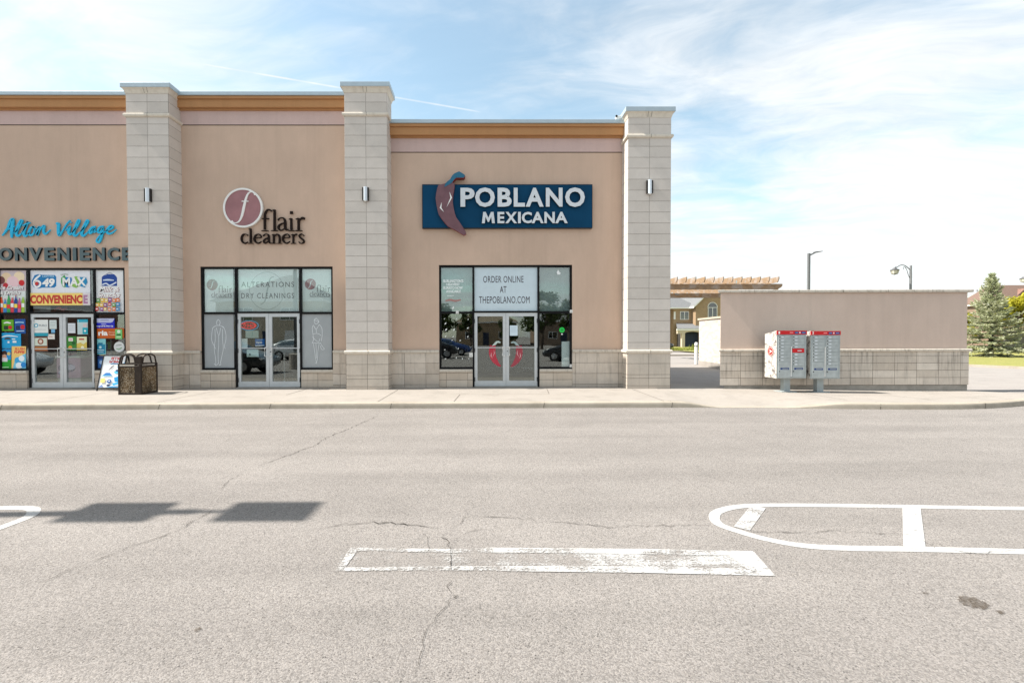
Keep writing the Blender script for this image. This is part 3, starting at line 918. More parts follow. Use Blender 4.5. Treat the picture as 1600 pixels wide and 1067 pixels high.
# shop interiors
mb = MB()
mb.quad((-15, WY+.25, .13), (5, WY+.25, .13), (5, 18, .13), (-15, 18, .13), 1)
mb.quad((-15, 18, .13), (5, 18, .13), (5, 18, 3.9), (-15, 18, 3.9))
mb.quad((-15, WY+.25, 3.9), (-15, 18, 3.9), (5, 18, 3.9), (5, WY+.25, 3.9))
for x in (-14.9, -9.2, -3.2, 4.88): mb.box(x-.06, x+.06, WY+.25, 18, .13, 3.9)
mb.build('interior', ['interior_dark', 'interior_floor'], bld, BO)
GY = WY+.08
FR = .055
for bi, (ox0, ox1, hd, ma, mz) in enumerate(OPEN):
    Y0, Y1 = WY+.03, WY+.15
    mb = MB()
    mb.box(ox0, ox1, Y0, Y1, hd-.06, hd)
    mb.box(ox0, ox0+FR, Y0, Y1, .65, hd-.06)
    mb.box(ox1-FR, ox1, Y0, Y1, .65, hd-.06)
    mb.box(ma[0], ma[1], Y0-.004, Y1, .125, hd-.06)
    mb.box(mz[0], mz[1], Y0-.004, Y1, .125, hd-.06)
    mb.box(ox0+FR, ma[0], Y0, Y1, .65, .65+FR)
    mb.box(mz[1], ox1-FR, Y0, Y1, .65, .65+FR)
    mb.box(ox0+FR, ma[0], Y0, Y1, 2.262, 2.325)
    mb.box(mz[1], ox1-FR, Y0, Y1, 2.262, 2.325)
    mb.box(ma[1], mz[0], Y0, Y1, 2.285, 2.34)
    fr = mb.build('storefront_frame', 'black_frame', bld, BO)
    for a, b, c, d in ((ox0+FR, ma[0], .65+FR, 2.262), (mz[1], ox1-FR, .65+FR, 2.262), (ox0+FR, ma[0], 2.325, hd-.06), (ma[1], mz[0], 2.34, hd-.06), (mz[1], ox1-FR, 2.325, hd-.06)):
        MB().box(a, b, GY, GY+.006, c, d).build('pane', 'shop_glass', fr, BO)
    mid = (ma[1]+mz[0])/2
    for sgn, a, b in ((-1, ma[1], mid-.004), (1, mid+.004, mz[0])):
        sl_, top_, bot_ = .086, .10, .155
        y0, y1 = WY+.05, WY+.11
        mb = MB()
        mb.box(a, a+sl_, y0, y1, .15, 2.285); mb.box(b-sl_, b, y0, y1, .15, 2.285)
        mb.box(a+sl_, b-sl_, y0, y1, 2.285-top_, 2.285); mb.box(a+sl_, b-sl_, y0, y1, .15, .15+bot_)
        d = mb.build('door', 'aluminium', bld, BO)
        k = lambda m_, nm, mt: setattr(m_.build(nm, mt, d, BO), 'location', (0, 0, 0))
        k(MB().box(a+sl_, b-sl_, GY, GY+.006, .15+bot_, 2.285-top_), 'door_glass', 'shop_glass')
        hx = (b-.045) if sgn < 0 else (a+.045)
        bx = hx+sgn*.0
        mb = MB()
        xo = hx - .055 if sgn < 0 else hx+.055
        mb.tube([(hx, y0, 1.30), (hx, y0-.05, 1.30), (xo, y0-.055, 1.29), (xo, y0-.055, 1.045), (hx, y0-.05, 1.035), (hx, y0, 1.035)], .013, 8)
        k(mb, 'pull_handle', 'white_trim')
        k(MB().box(a+sl_, b-sl_, y0-.004, y0+.012, 1.262, 1.285), 'push_bar', 'aluminium')
        for hz in (.35, 1.2, 2.05): k(MB().tube([(a+.012 if sgn < 0 else b-.012, y0-.008, hz-.06), (a+.012 if sgn < 0 else b-.012, y0-.008, hz+.06)], .011, 6), 'hinge', 'pole_dark')
        if sgn > 0:
            k(MB().disc(a+.04, 1.17, .017, .017, y0-.012, y0, 0, 14), 'lock', 'pole_dark')
    MB().box(ma[1], mz[0], WY-.06, WY+.2, .10, .148).build('threshold', 'foundation', bld, BO)

# wall lamps on the pillars
lamp = thing('wall_lamp', 'small silver half-round wall lamp on the pillar beside the trash bin', 'wall lamp', (0, 0, 0), 'wall lamps on the pillars')
mb = MB()
n = 12
v = []
for z in (-.19, .19):
    for i in range(n+1):
        a = math.pi*(i/n)
        v.append((.062*math.cos(a), -.03-.075*math.sin(a), z))
mb.add(v, [(i+1, i, n+1+i, n+2+i) for i in range(n)]+[tuple(range(n+1)), tuple(range(2*n+1, n, -1))])
mb.build('shade', 'sconce_metal', lamp)
mb = MB()
mb.box(-.088, -.060, -.07, 0, -.175, .175); mb.box(.060, .088, -.07, 0, -.175, .175); mb.box(-.05, .05, -.028, 0, -.16, .16)
mb.build('side_plate', 'dark_steel', lamp)
MB().tube([(0, -.07, -.19), (0, -.07, -.21)], .03, 10).build('lower_lens', 'white_trim', lamp)
LP = []
for i, (px, py) in enumerate(((230.3, 305), (571, 303), (1015.5, 292))):
    o = lamp if i == 0 else dup(lamp)
    x, z = at(px, py, PY-.06)
    o.location = (x, PY-.001, z)
    LP.append(o)
LP[1]['label'] = 'small silver half-round wall lamp on the pillar between the cleaners and the navy restaurant sign'
LP[2]['label'] = 'small silver half-round wall lamp on the shorter end pillar beside the open sky'
# little box on the parapet beside the end pillar
x, z = at(965, 184.5, 13.1)
fl = thing('roof_sensor', 'tiny pale sensor box on the coping beside the end pillar', 'sensor', (x, 13.1, z-.03))
MB().box(-.06, .08, -.05, .05, -.02, .07).build('housing', 'white_trim', fl, bevel=.01)
MB().disc(-.05, .05, .03, .03, -.075, -.05, 0, 12).build('lens', 'dark_steel', fl)

# ------------------------------------------------------------------ signs on the wall
def zpx(y, Y, x=800): return at(x, y, Y)[1]
def xpx(x, Y, y=400): return at(x, y, Y)[0]
# restaurant sign
Yp = WY-.11
sx0, sx1 = xpx(660.3, Yp, 322), xpx(925, Yp, 322)
sz1, sz0 = zpx(289, Yp, 792), zpx(356, Yp, 792)
so = ((sx0+sx1)/2, WY, sz0)
sg = thing('restaurant_sign', 'navy sign board with raised pale letters POBLANO MEXICANA and a big chili pepper', 'shop sign', so)
mb = MB().box(sx0, sx1, Yp, WY-.002, sz0, sz1)
mb.build('panel', 'sign_navy', sg, so)
mb = MB()
e = .012
mb.box(sx0-e, sx1+e, Yp-.006, WY-.004, sz1, sz1+e); mb.box(sx0-e, sx1+e, Yp-.006, WY-.004, sz0-e, sz0)
mb.box(sx0-e, sx0, Yp-.006, WY-.004, sz0, sz1); mb.box(sx1, sx1+e, Yp-.006, WY-.004, sz0, sz1)
mb.build('edge_trim', 'sign_edge', sg, so)
Yl = Yp-.085
for ch, a, b in (('P', 353, 452), ('O', 455, 592), ('B', 611, 709), ('L', 723, 801), ('A', 806, 931), ('N', 946, 1062), ('O', 1080, 1217)):
    o_ = .5 if ch == 'O' else 0
    letters_3d(ch, xpx(640+a/4.444, Yl, 308), xpx(640+b/4.444, Yl, 308), zpx(323.2+o_, Yl, 815), zpx(293.6-o_, Yl, 815), Yl, Yp-.002, .034, ['letter_face', 'letter_return'], sg, so)
for ch, a, b in (('M', 502, 592), ('E', 610, 658), ('X', 664, 746), ('I', 753, 772), ('C', 779, 849), ('A', 847, 931), ('N', 936, 1008), ('A', 1011, 1098)):
    if ch == 'M':      # splayed capital drawn as one outline
        xa, xb, za, zb_ = xpx(640+a/4.444, Yl, 340), xpx(640+b/4.444, Yl, 340), zpx(349.0, Yl, 820), zpx(331.3, Yl, 820)
        uv = [(0, 0), (.10, 1), (.30, 1), (.50, .48), (.70, 1), (.90, 1), (1, 0), (.78, 0), (.72, .58), (.55, .12), (.45, .12), (.28, .58), (.22, 0)]
        MB().prism([(xa+(xb-xa)*u_, za+(zb_-za)*v_) for u_, v_ in uv], Yl, Yp-.002, 0, 1).build('letter', ['letter_face', 'letter_return'], sg, so)
        continue
    letters_3d(ch, xpx(640+a/4.444, Yl, 340), xpx(640+b/4.444, Yl, 340), zpx(349.0, Yl, 820), zpx(331.3, Yl, 820), Yl, Yp-.002, .012 if ch == 'M' else .034, ['letter_face', 'letter_return'], sg, so)
Yc = Yp-.10
def zp(pts, ox, oy, s, Y): return [at(ox+a*s, oy+b*s, Y) for a, b in pts]
body = [(222, 258), (205, 310), (192, 370), (183, 440), (190, 500), (200, 560), (212, 620), (228, 672), (262, 722), (300, 772), (350, 828), (400, 858), (460, 888), (575, 957), (592, 952), (610, 935), (600, 900), (570, 856), (540, 812), (500, 752), (470, 710), (452, 660), (440, 610), (428, 550), (420, 490), (426, 410), (436, 340), (447, 280), (445, 240), (420, 226), (340, 232), (262, 250)]
b_ = MB().prism(zp(body, 660, 260, .1125, Yc), Yc, Yp-.001, 0, 1).build('chili_pepper', ['chili_skin', 'chili_edge'], sg, so)
stem = [(300, 292), (322, 236), (352, 205), (385, 180), (412, 132), (440, 102), (475, 85), (512, 71), (552, 94), (592, 122), (588, 142), (570, 160), (520, 158), (468, 160), (440, 186), (412, 226), (380, 250), (345, 268)]
MB().prism(zp(stem, 660, 260, .1125, Yc-.012), Yc-.012, WY-.02, 0, 1).build('chili_stem', ['chili_stem', 'chili_edge'], sg, so)
for q in ([(375, 352), (412, 436), (336, 567), (388, 438)], [(268, 498), (240, 578), (300, 637), (264, 576)]):
    MB().prism(zp(q, 660, 260, .1125, Yc-.004), Yc-.006, Yc-.001, 0).build('highlight', 'white_ink', sg, so)

# cleaners sign: ring with an f, and serif letters
Yf = WY-.07
O4, S4 = (340, 285), .0984
def st(pts, o=O4, s=S4, Y=Yf):
    out = []
    for a, b, w in pts:
        x, z = at(o[0]+a*s, o[1]+b*s, Y)
        out.append((x, z, w*s*Y/F_))
    return out
cx_, cz_ = at(340+402*S4, 285+405*S4, Yf)
fo = (cx_, WY, cz_)
fs_ = thing('cleaners_sign', 'round rose disc with white f above dark brown letters flair cleaners', 'shop sign', fo)
rr = 310*S4*Yf/F_
MB().disc(cx_, cz_, rr-.03, rr-.03, Yf+.01, WY-.01, 0, 48).build('disc', 'disc_rose', fs_, fo)
mb = MB()
N = 56
v = []
for i in range(N):
    a = 2*math.pi*i/N
    for q, y in ((rr, WY-.01), (rr, Yf-.01), (rr-.052, Yf-.01), (rr-.052, Yf+.02)): v.append((cx_+q*math.cos(a), y, cz_+q*math.sin(a)))
mb.add(v, [(i*4+j, ((i+1) % N)*4+j, ((i+1) % N)*4+j+1, i*4+j+1)[::-1] for i in range(N) for j in range(3)])
mb.build('ring', 'white_ink', fs_, fo)
mb = MB()
for j, q in enumerate(([(590, 205, 20), (578, 168, 14), (530, 155, 14), (487, 182, 24), (452, 260, 32), (422, 380, 38), (390, 520, 34), (350, 610, 22), (300, 645, 14), (255, 640, 14), (225, 612, 24)], [(385, 303, 14), (490, 303, 14)])):
    mb.ribbon(st(q), Yf-.012-.001*j, Yf+.02)
mb.build('monogram', 'white_ink', fs_, fo)
GL = {
 'f': [[(852, 458, 22), (822, 434, 22), (782, 442, 24), (752, 492, 30), (745, 560, 34), (745, 745, 34)], [(690, 768, 9), (745, 764, 16), (802, 768, 9)], [(700, 576, 15), (812, 576, 15)]],
 'l': [[(900, 432, 32), (900, 750, 36)], [(862, 445, 8), (898, 436, 16)], [(845, 768, 9), (900, 764, 16), (952, 768, 9)]],
 'a': [[(952, 602, 24), (977, 572, 14), (1020, 560, 16), (1055, 580, 30), (1068, 630, 36), (1068, 715, 36), (1088, 755, 22), (1122, 742, 9)], [(1062, 640, 11), (1000, 662, 22), (962, 702, 30), (975, 748, 28), (1012, 760, 18), (1060, 728, 13)]],
 'i': [[(1166, 570, 30), (1166, 750, 36)], [(1120, 768, 9), (1166, 764, 16), (1216, 768, 9)], [(1128, 588, 8), (1164, 572, 18)], [(1148, 480, 42), (1190, 480, 42)]],
 'r': [[(1280, 566, 30), (1282, 610, 34), (1282, 750, 36)], [(1226, 768, 9), (1282, 764, 16), (1342, 768, 9)], [(1234, 586, 8), (1278, 570, 18)], [(1290, 625, 12), (1315, 582, 24), (1348, 566, 34), (1378, 578, 36)]],
 'C': [[(475, 842, 22), (445, 821, 12), (402, 830, 24), (376, 880, 30), (386, 936, 28), (426, 967, 22), (478, 944, 9)]],
 'L': [[(520, 735, 28), (520, 952, 30)], [(488, 744, 8), (519, 737, 15)], [(478, 970, 8), (520, 966, 14), (566, 970, 8)]],
 'E': [[(588, 882, 11), (684, 874, 11), (674, 836, 20), (642, 820, 12), (600, 842, 24), (578, 890, 28), (596, 940, 28), (642, 966, 20), (694, 934, 9)]],
 'A': [[(718, 852, 20), (745, 825, 12), (780, 820, 14), (806, 846, 27), (810, 938, 28), (830, 965, 16), (850, 958, 8)], [(804, 876, 9), (752, 900, 20), (727, 934, 25), (746, 963, 22), (802, 934, 11)]],
 'N': [[(886, 822, 26), (887, 870, 28), (887, 955, 28)], [(846, 970, 8), (887, 966, 13), (928, 970, 8)], [(858, 836, 8), (884, 824, 14)], [(894, 860, 9), (930, 826, 18), (965, 836, 27), (980, 872, 29), (980, 955, 28)], [(942, 970, 8), (980, 966, 13), (1018, 970, 8)]],
 'R': [[(1196, 822, 24), (1198, 870, 27), (1198, 955, 27)], [(1158, 970, 8), (1198, 966, 13), (1242, 970, 8)], [(1166, 836, 8), (1194, 824, 14)], [(1205, 866, 9), (1228, 830, 18), (1258, 826, 24)]],
 'S': [[(1368, 850, 14), (1342, 822, 12), (1310, 826, 20), (1292, 850, 24), (1312, 880, 28), (1352, 910, 29), (1368, 940, 24), (1346, 965, 18), (1310, 968, 14), (1286, 940, 12)]],
}
def glyph(strokes, dx=0):
    mb = MB()
    for j, q in enumerate(strokes): mb.ribbon([(x, z, w) for x, z, w in st([(a+dx, b, w) for a, b, w in q])], Yf-.0012*j, Yf+.045)
    return mb
for ch, dx in [(c, 0) for c in 'flairCLEAN'] + [('E', 452), ('R', 0), ('S', 0)]:
    glyph(GL[ch], dx).build('letter', 'brown_letter', fs_, fo)
# convenience store sign: brush script above mirror letters
Yv = WY-.06
vo = (at(95, 375, Yv)[0], WY, at(95, 375, Yv)[1])
vs_ = thing('convenience_sign', 'cyan brush script Alton Village above mirrored capitals CONVENIENCE', 'shop sign', vo)
SC = [
 [[(22, 292, 14), (55, 250, 24), (85, 205, 30), (118, 120, 38), (146, 92, 30), (148, 130, 40), (138, 200, 44), (134, 270, 38), (134, 318, 22)], [(52, 232, 14), (110, 208, 18), (176, 180, 12)]],
 [[(160, 262, 12), (205, 225, 18), (248, 150, 20), (262, 112, 20), (240, 108, 18), (212, 170, 32), (188, 255, 38), (208, 296, 28), (256, 262, 14)]],
 [[(250, 266, 14), (296, 195, 22), (326, 122, 22), (300, 190, 34), (278, 262, 38), (300, 298, 26), (348, 258, 12)], [(264, 172, 13), (312, 152, 18), (358, 138, 12)]],
 [[(402, 182, 20), (362, 202, 26), (338, 262, 32), (366, 288, 26), (402, 252, 24), (402, 196, 20), (386, 184, 16), (440, 226, 12)]],
 [[(430, 228, 14), (462, 186, 26), (448, 240, 36), (436, 286, 30), (478, 210, 18), (522, 172, 26), (514, 236, 32), (536, 272, 26), (598, 222, 10)]],
 [[(664, 150, 24), (692, 152, 38), (690, 220, 42), (700, 286, 36), (738, 240, 22), (786, 160, 20), (832, 108, 14)]],
 [[(778, 232, 12), (828, 182, 26), (812, 250, 36), (832, 278, 26), (872, 240, 12)], [(838, 138, 24), (842, 128, 24)]],
 [[(858, 252, 14), (910, 190, 20), (944, 118, 20), (926, 106, 20), (896, 180, 34), (872, 262, 38), (896, 294, 28), (948, 248, 13)]],
 [[(948, 252, 14), (1006, 190, 20), (1048, 122, 20), (1030, 108, 20), (996, 180, 34), (968, 262, 38), (992, 294, 28), (1052, 240, 13)]],
 [[(1136, 184, 20), (1092, 196, 28), (1058, 244, 30), (1078, 262, 24), (1126, 204, 20), (1112, 248, 28), (1156, 236, 12)]],
 [[(1232, 180, 18), (1188, 190, 26), (1160, 238, 28), (1186, 258, 22), (1224, 202, 22), (1208, 290, 32), (1176, 368, 30), (1146, 352, 24), (1184, 292, 18), (1272, 228, 12)]],
 [[(1266, 232, 12), (1330, 206, 20), (1344, 178, 18), (1308, 178, 26), (1268, 232, 32), (1288, 268, 28), (1334, 258, 18), (1382, 218, 9)]],
]
for gl in SC:
    mb = MB()
    for j, q in enumerate(gl): mb.ribbon(st([(a, b, w*.80) for a, b, w in q], (0, 330), .13125, Yv), Yv-.0012*j, Yv+.03)
    mb.build('script_letter', 'cyan_letter', vs_, vo)
for ch, a, b in (('C', -24, -5), ('O', -2.6, 18.8), ('N', 23, 42), ('V', 45, 65.3), ('E', 69, 84.8), ('N', 89.3, 108.3), ('I', 113.4, 119), ('E', 124.2, 140.2), ('N', 144.6, 163.4), ('C', 167.4, 185.8), ('E', 190.4, 206)):
    letters_3d(ch, xpx(a, Yv, 397), xpx(b, Yv, 397), zpx(407.3, Yv, 100), zpx(387, Yv, 100), Yv, Yv+.05, .035, ['mirror_letter', 'letter_return'], vs_, vo)

# ------------------------------------------------------------------ posters, films and stickers behind the glass
QY = GY+.03
OY = GY-.008        # face of vinyl stuck on the outside of the glass
class Flat:
    def __init__(s, Y=QY, step=.0011): s.Y, s.mb, s.cols, s.k, s.step, s.u = Y, MB(), [], 0, step, Y/F_
    def c(s, col):
        m = col if isinstance(col, str) else ink(col).name
        if m not in s.cols: s.cols.append(m)
        return s.cols.index(m)
    def up(s): s.k += 1; return s.Y-s.k*s.step
    def P(s, x, y): return at(x, y, s.Y)
    def rect(s, x0, y0, x1, y1, col, layer=True):
        y = s.up() if layer else s.Y-s.k*s.step
        (a, t), (b, u) = s.P(x0, y0), s.P(x1, y1)
        s.mb.add([(a, y, u), (b, y, u), (b, y, t), (a, y, t)], [(0, 1, 2, 3)], s.c(col))
    def sheet(s, x0, y0, x1, y1, col):
        (a, t), (b, u) = s.P(x0, y0), s.P(x1, y1)
        s.box = (a, b, u, t)
        s.mb.box(a, b, s.Y, s.Y+.002, u, t, s.c(col))
    def poly(s, pts, col):
        y = s.up()
        s.mb.prism([s.P(*p) for p in pts], y, y, s.c(col))
    def disc(s, x, y, r, col, ry=None):
        yy = s.up()
        a, t = s.P(x, y)
        s.mb.disc(a, t, r*s.u, (ry or r)*s.u, yy, yy, s.c(col), 24)
    def text(s, t, x0, y0, x1, y1, col, bold=0.02, shear=0.0, space=1.0):
        yy = s.up()
        (a, u), (b, w) = s.P(x0, y0), s.P(x1, y1)
        put_text(s.mb, t, a, b, w, u, yy, s.c(col), bold, shear, space)
    def line(s, pts, w, col):
        yy = s.up()
        P = []
        for p in pts:
            x, z = s.P(p[0], p[1])
            P.append((x, z, (p[2] if len(p) > 2 else w)*s.u))
        s.mb.ribbon(P, yy, yy, s.c(col))
    def done(s, name, label, cat, group=None):
        a, b, u, t = getattr(s, 'box', (s.mb.v[0][0], s.mb.v[0][0], s.mb.v[0][2], 0))
        o = s.mb.build(name, s.cols, None, ((a+b)/2, s.Y, u))
        return tag(o, label, cat, group)
WH = (240, 240, 238)
PG = 'posters in the convenience store windows'
# -- convenience store
f = Flat(OY); f.sheet(-6, 421, 40.6, 489, (222, 228, 225))
f.poly([(-6, 421), (40.6, 421), (40.6, 455), (-6, 455)], (205, 190, 195))
for x, y, r, c in ((10, 434, 8, (232, 205, 170)), (30, 433, 8.5, (240, 218, 185)), (20, 441, 9.5, (235, 200, 205)), (34, 442, 4.5, (205, 40, 45)), (2, 438, 6, (120, 70, 70)), (9, 446, 4, (190, 50, 60))): f.disc(x, y, r, c)
for dx, c in ((.5, (110, 60, 80)), (0, WH)):
    f.text('Ice Cream', -2+dx, 446+dx, 37+dx, 452.5+dx, c, .03, .25); f.text('& Drinks', 0+dx, 454.5+dx, 33+dx, 460.5+dx, c, .03, .25)
for i, c in enumerate(((225, 90, 50), (60, 140, 210), (60, 165, 90), (215, 60, 80), (30, 70, 150), (200, 90, 140), (150, 190, 60))):
    x = 0.5+i*5.8
    h = (464, 468, 462, 465, 463, 467, 464)[i]
    f.poly([(x, 488.5), (x+4.8, 488.5), (x+4.8, h+7), (x+3.4, h+3), (x+3.2, h), (x+1.6, h), (x+1.4, h+3), (x, h+7)], c)
    f.rect(x, 474+i % 3, x+4.8, 480+i % 3, (WH, (250, 220, 90), (235, 60, 60))[i % 3])
    f.rect(x+1.5, h-1.2, x+3.3, h, ((240, 240, 240), (220, 40, 40), (30, 60, 140))[i % 3])
f.done('poster', 'upright poster of ice cream scoops and coloured drink bottles in the upper side pane', 'poster', PG)
f = Flat(OY); f.sheet(44, 421, 141.5, 477, (228, 230, 236))
f.poly([(50, 438), (54, 430), (60, 428.5), (66, 429.5), (86, 430), (88, 433), (88, 447), (85, 449.5), (66, 449.5), (60, 451), (53, 449), (49.5, 444)], (22, 120, 180))
f.text('LOTTO', 66.5, 430.6, 84.5, 433.2, (190, 225, 240), .02)
f.line([(63, 430, 2.5), (56, 436, 3.2), (52.8, 443, 3.2), (56, 448.3, 2.8), (61, 447.5, 3), (63.2, 442.5, 3), (59, 438.8, 2.6), (54.5, 441.5, 2.6)], 3, WH); f.disc(57.6, 443.2, 2.9, (200, 55, 50))
f.text('49', 66, 435, 86, 448.5, WH, .05, .12)
for pts, c in (([(96, 434), (101, 430), (104, 436), (104, 449), (98, 448), (95.5, 441)], (70, 165, 90)), ([(103, 433), (112, 434), (113, 441), (108, 449), (103, 449)], (25, 120, 190)), ([(112, 447), (117, 432), (121, 432), (126, 446), (119, 450)], (140, 190, 90)), ([(125, 433), (135, 433.5), (137, 441), (133, 449), (126, 447.5), (127, 440)], (30, 140, 190))): f.poly(pts, c)
f.text('MAX', 98, 434, 135, 447, WH, .04, .0); f.text('LOTTO', 95.5, 428, 107, 430.4, (120, 150, 120), .01)
f.rect(44, 458, 130, 477, (245, 214, 120)); f.rect(130, 458, 141.5, 477, (222, 214, 216))
f.text('CONVENIENC', 48, 461, 129.5, 474.5, (196, 62, 52), .05); f.text('E', 131, 461, 138, 474.5, (176, 130, 165), .05)
f.done('banner', 'wide white lottery banner above the doors with a yellow CONVENIENCE strip', 'banner', PG)
f = Flat(OY); f.sheet(147, 421, 193.5, 489, (226, 228, 230))
f.poly([(159, 447), (159, 433), (162, 430.5), (166, 428.5), (178, 428.5), (181, 431), (183, 434), (183, 447)], (30, 70, 150))
f.line([(165, 430, 1.4), (168, 427.3, 1.4), (172, 426.6, 1.4), (176, 428, 1.4)], 1.4, (160, 165, 180)); f.line([(161, 438, 1.5), (169, 437.4, 2.6), (178, 438, 1.5)], 2, (200, 215, 235))
f.line([(160, 445, 2), (166, 443, 2), (172, 446, 2), (182, 441, 2)], 2, (215, 225, 240))
for dx, c in ((.7, (140, 60, 80)), (0, WH)):
    f.text('Milk &', 155+dx, 448+dx, 187+dx, 455.5+dx, c, .03, .25); f.text('Snacks', 152+dx, 457+dx, 188+dx, 464.5+dx, c, .03, .25)
rr_ = random.Random(5)
for r_ in range(3):
    for c_ in range(6):
        x, y = 151+c_*6.4+rr_.uniform(-.8, .8), 466+r_*7+rr_.uniform(-.8, .8)
        f.rect(x, y, x+rr_.uniform(4.6, 6.4), y+rr_.uniform(5, 7.4), rr_.choice([(205, 60, 50), (230, 190, 90), (70, 140, 190), (150, 80, 140), (235, 225, 205), (110, 160, 90), (225, 120, 60)]))
        f.rect(x+1, y+2, x+4, y+3.6, WH)
f.done('poster', 'upright white poster of a blue milk jug and packs of snacks', 'poster', PG)
def small(name, label, cat, draw, group=PG, Y=QY):
    f = Flat(Y); draw(f); return f.done(name, label, cat, group)
def d_(f):
    f.sheet(2.5, 499.5, 21.5, 517, (96, 170, 40)); f.line([(6, 505, 1.6), (11, 503.8, 2.4), (17, 505, 1.6)], 2, WH)
    f.rect(6, 509, 13, 515, (40, 60, 40)); f.disc(16, 511.5, 3, (205, 40, 45))
small('poster', 'small green poster with a red spot at the top of the lower left pane', 'poster', d_, PG, OY)
def d_(f):
    f.sheet(22.5, 498.5, 40, 521, (24, 84, 160)); f.line([(24, 504, 2.2), (30, 503.4, 1.4), (37, 504, 1.6)], 2, (170, 215, 245)); f.disc(35.5, 511, 3.6, (200, 40, 50)); f.rect(25, 509, 31, 515, (20, 40, 90)); f.line([(26, 517.5), (38, 517)], 1.2, (200, 220, 240))
small('poster', 'small blue poster beside the green one in the lower left pane', 'poster', d_, PG, OY)
def d_(f):
    f.sheet(-6, 520, 33, 544, (30, 160, 215)); f.line([(2, 527, 1.2), (12, 524.5, 1.8), (28, 526, 1)], 1, (235, 245, 250))
    f.line([(7, 529.5, 2), (12, 528.6, 3), (17, 529.4, 2)], 2, (70, 60, 60)); f.rect(19, 529, 24, 530.6, WH); f.rect(12, 533, 15, 536, WH); f.rect(20, 532.5, 26, 535.5, WH)
small('poster', 'sky blue landscape poster across the middle of the lower left pane', 'poster', d_, PG, OY)
def d_(f):
    f.sheet(-6, 545.5, 17.5, 578, (40, 150, 215)); f.rect(-6, 562, 17.5, 578, (40, 160, 50)); f.disc(7, 552, 4.2, (60, 40, 35)); f.disc(7, 557, 3.6, (205, 160, 135)); f.rect(3, 559, 12, 565, (225, 225, 230)); f.disc(14, 552.5, 2.6, (215, 195, 120)); f.line([(0, 574), (14, 573.5)], 1.0, (200, 235, 200))
small('poster', 'poster with a green lower half and a blue top at the bottom of the pane', 'poster', d_, PG, OY)
def d_(f):
    f.sheet(18, 541, 40.6, 578, (120, 205, 235)); f.poly([(18.5, 541), (40.6, 541), (40.6, 552), (24, 560), (20, 576), (18, 576)], (245, 205, 120))
    f.text('SLUSH', 23, 543, 39, 547, (225, 100, 70), .05, .2); f.text('PUPPIE', 22, 548, 39, 552, (225, 80, 70), .05, .2)
    for x, y, r, c in ((28, 563, 5, (60, 170, 225)), (34, 560, 4.5, (235, 245, 250)), (30, 571, 5, (235, 245, 250)), (37, 570, 4, (40, 140, 215))): f.disc(x, y, r, c)
small('poster', 'slush drink poster with orange lettering beside the white door', 'poster', d_, PG, OY)
def d_(f):
    f.sheet(51.5, 499.5, 75.5, 525, (226, 229, 226)); f.disc(56.5, 508.5, 3.2, (60, 165, 195)); f.disc(56.5, 508.5, 1.9, (226, 229, 226)); f.text('PURO', 61, 507, 73, 510, (140, 150, 155), .01)
    f.rect(51.5, 520, 75.5, 525, (40, 155, 175)); f.line([(54, 515), (72, 515)], .6, (190, 195, 195))
small('notice', 'white notice with a teal ring and teal strip on the left door', 'notice', d_, PG, OY)
def d_(f):
    f.sheet(77, 500, 88.5, 514, (205, 215, 213)); f.line([(79, 504), (87, 504)], .5, (150, 160, 160)); f.line([(79, 508), (86, 508)], .5, (150, 160, 160))
small('notice', 'plain pale sheet beside the teal ring notice on the left door', 'notice', d_, PG, OY)
def d_(f):
    f.sheet(52.5, 526.5, 75, 549, (120, 75, 60)); f.rect(54, 528, 73.5, 540, (205, 215, 200)); f.disc(63.5, 533.5, 4.6, (150, 85, 60)); f.disc(63.5, 533.5, 2.6, (225, 205, 190)); f.rect(53.5, 542, 74, 547, (190, 120, 50))
small('sticker', 'brown framed sticker with a round portrait on the left door', 'sticker', d_, PG, OY)
def d_(f):
    f.sheet(74.5, 522, 85.5, 530, (225, 222, 215)); f.line([(76, 526), (82, 526)], .9, (190, 80, 70)); f.rect(80, 514.5, 86, 520, (120, 180, 220))
small('notice', 'small white card with a red line under a blue label on the left door', 'notice', d_, PG, OY)
def d_(f):
    f.sheet(106, 505, 117.8, 520.5, (215, 220, 225)); [f.line([(108, y), (116, y)], .4, (150, 155, 165)) for y in (509, 512, 515)]
small('notice', 'white typed sheet on the right convenience door', 'notice', d_, PG, OY)
def d_(f):
    f.sheet(120.8, 499, 137.3, 522.5, (190, 210, 212)); f.rect(120.8, 499, 137.3, 503.5, (50, 165, 190)); f.rect(122, 500, 122.8, 502.8, WH); f.rect(129, 512, 137.3, 522, (30, 165, 185)); f.disc(133, 517, 1.6, WH); f.rect(130, 506, 136, 511, (215, 195, 195))
small('notice', 'teal and grey leaflet at the top of the right convenience door', 'notice', d_, PG, OY)
def d_(f):
    f.sheet(103.5, 525.5, 119.5, 547, (60, 130, 50)); f.rect(107, 528, 114, 533, (235, 230, 225)); f.line([(108, 530.5), (113, 530.5)], .9, (200, 60, 60)); f.disc(110, 543, 3, (230, 160, 60)); f.disc(115, 536, 2.6, (30, 90, 40))
small('flyer', 'dark green flyer in the middle of the right convenience door', 'flyer', d_, PG, OY)
def d_(f):
    f.sheet(120, 526, 135.8, 547, (226, 228, 190)); f.line([(123.5, 530, 2.2), (131.5, 530, 2.2)], 2, (190, 70, 60)); f.poly([(120, 547), (120, 537), (126, 535), (130, 538), (135.8, 534), (135.8, 547)], (215, 190, 90)); f.disc(129, 543, 2.6, (240, 235, 200))
small('flyer', 'pale yellow flyer with red heading on the right convenience door', 'flyer', d_, PG, OY)
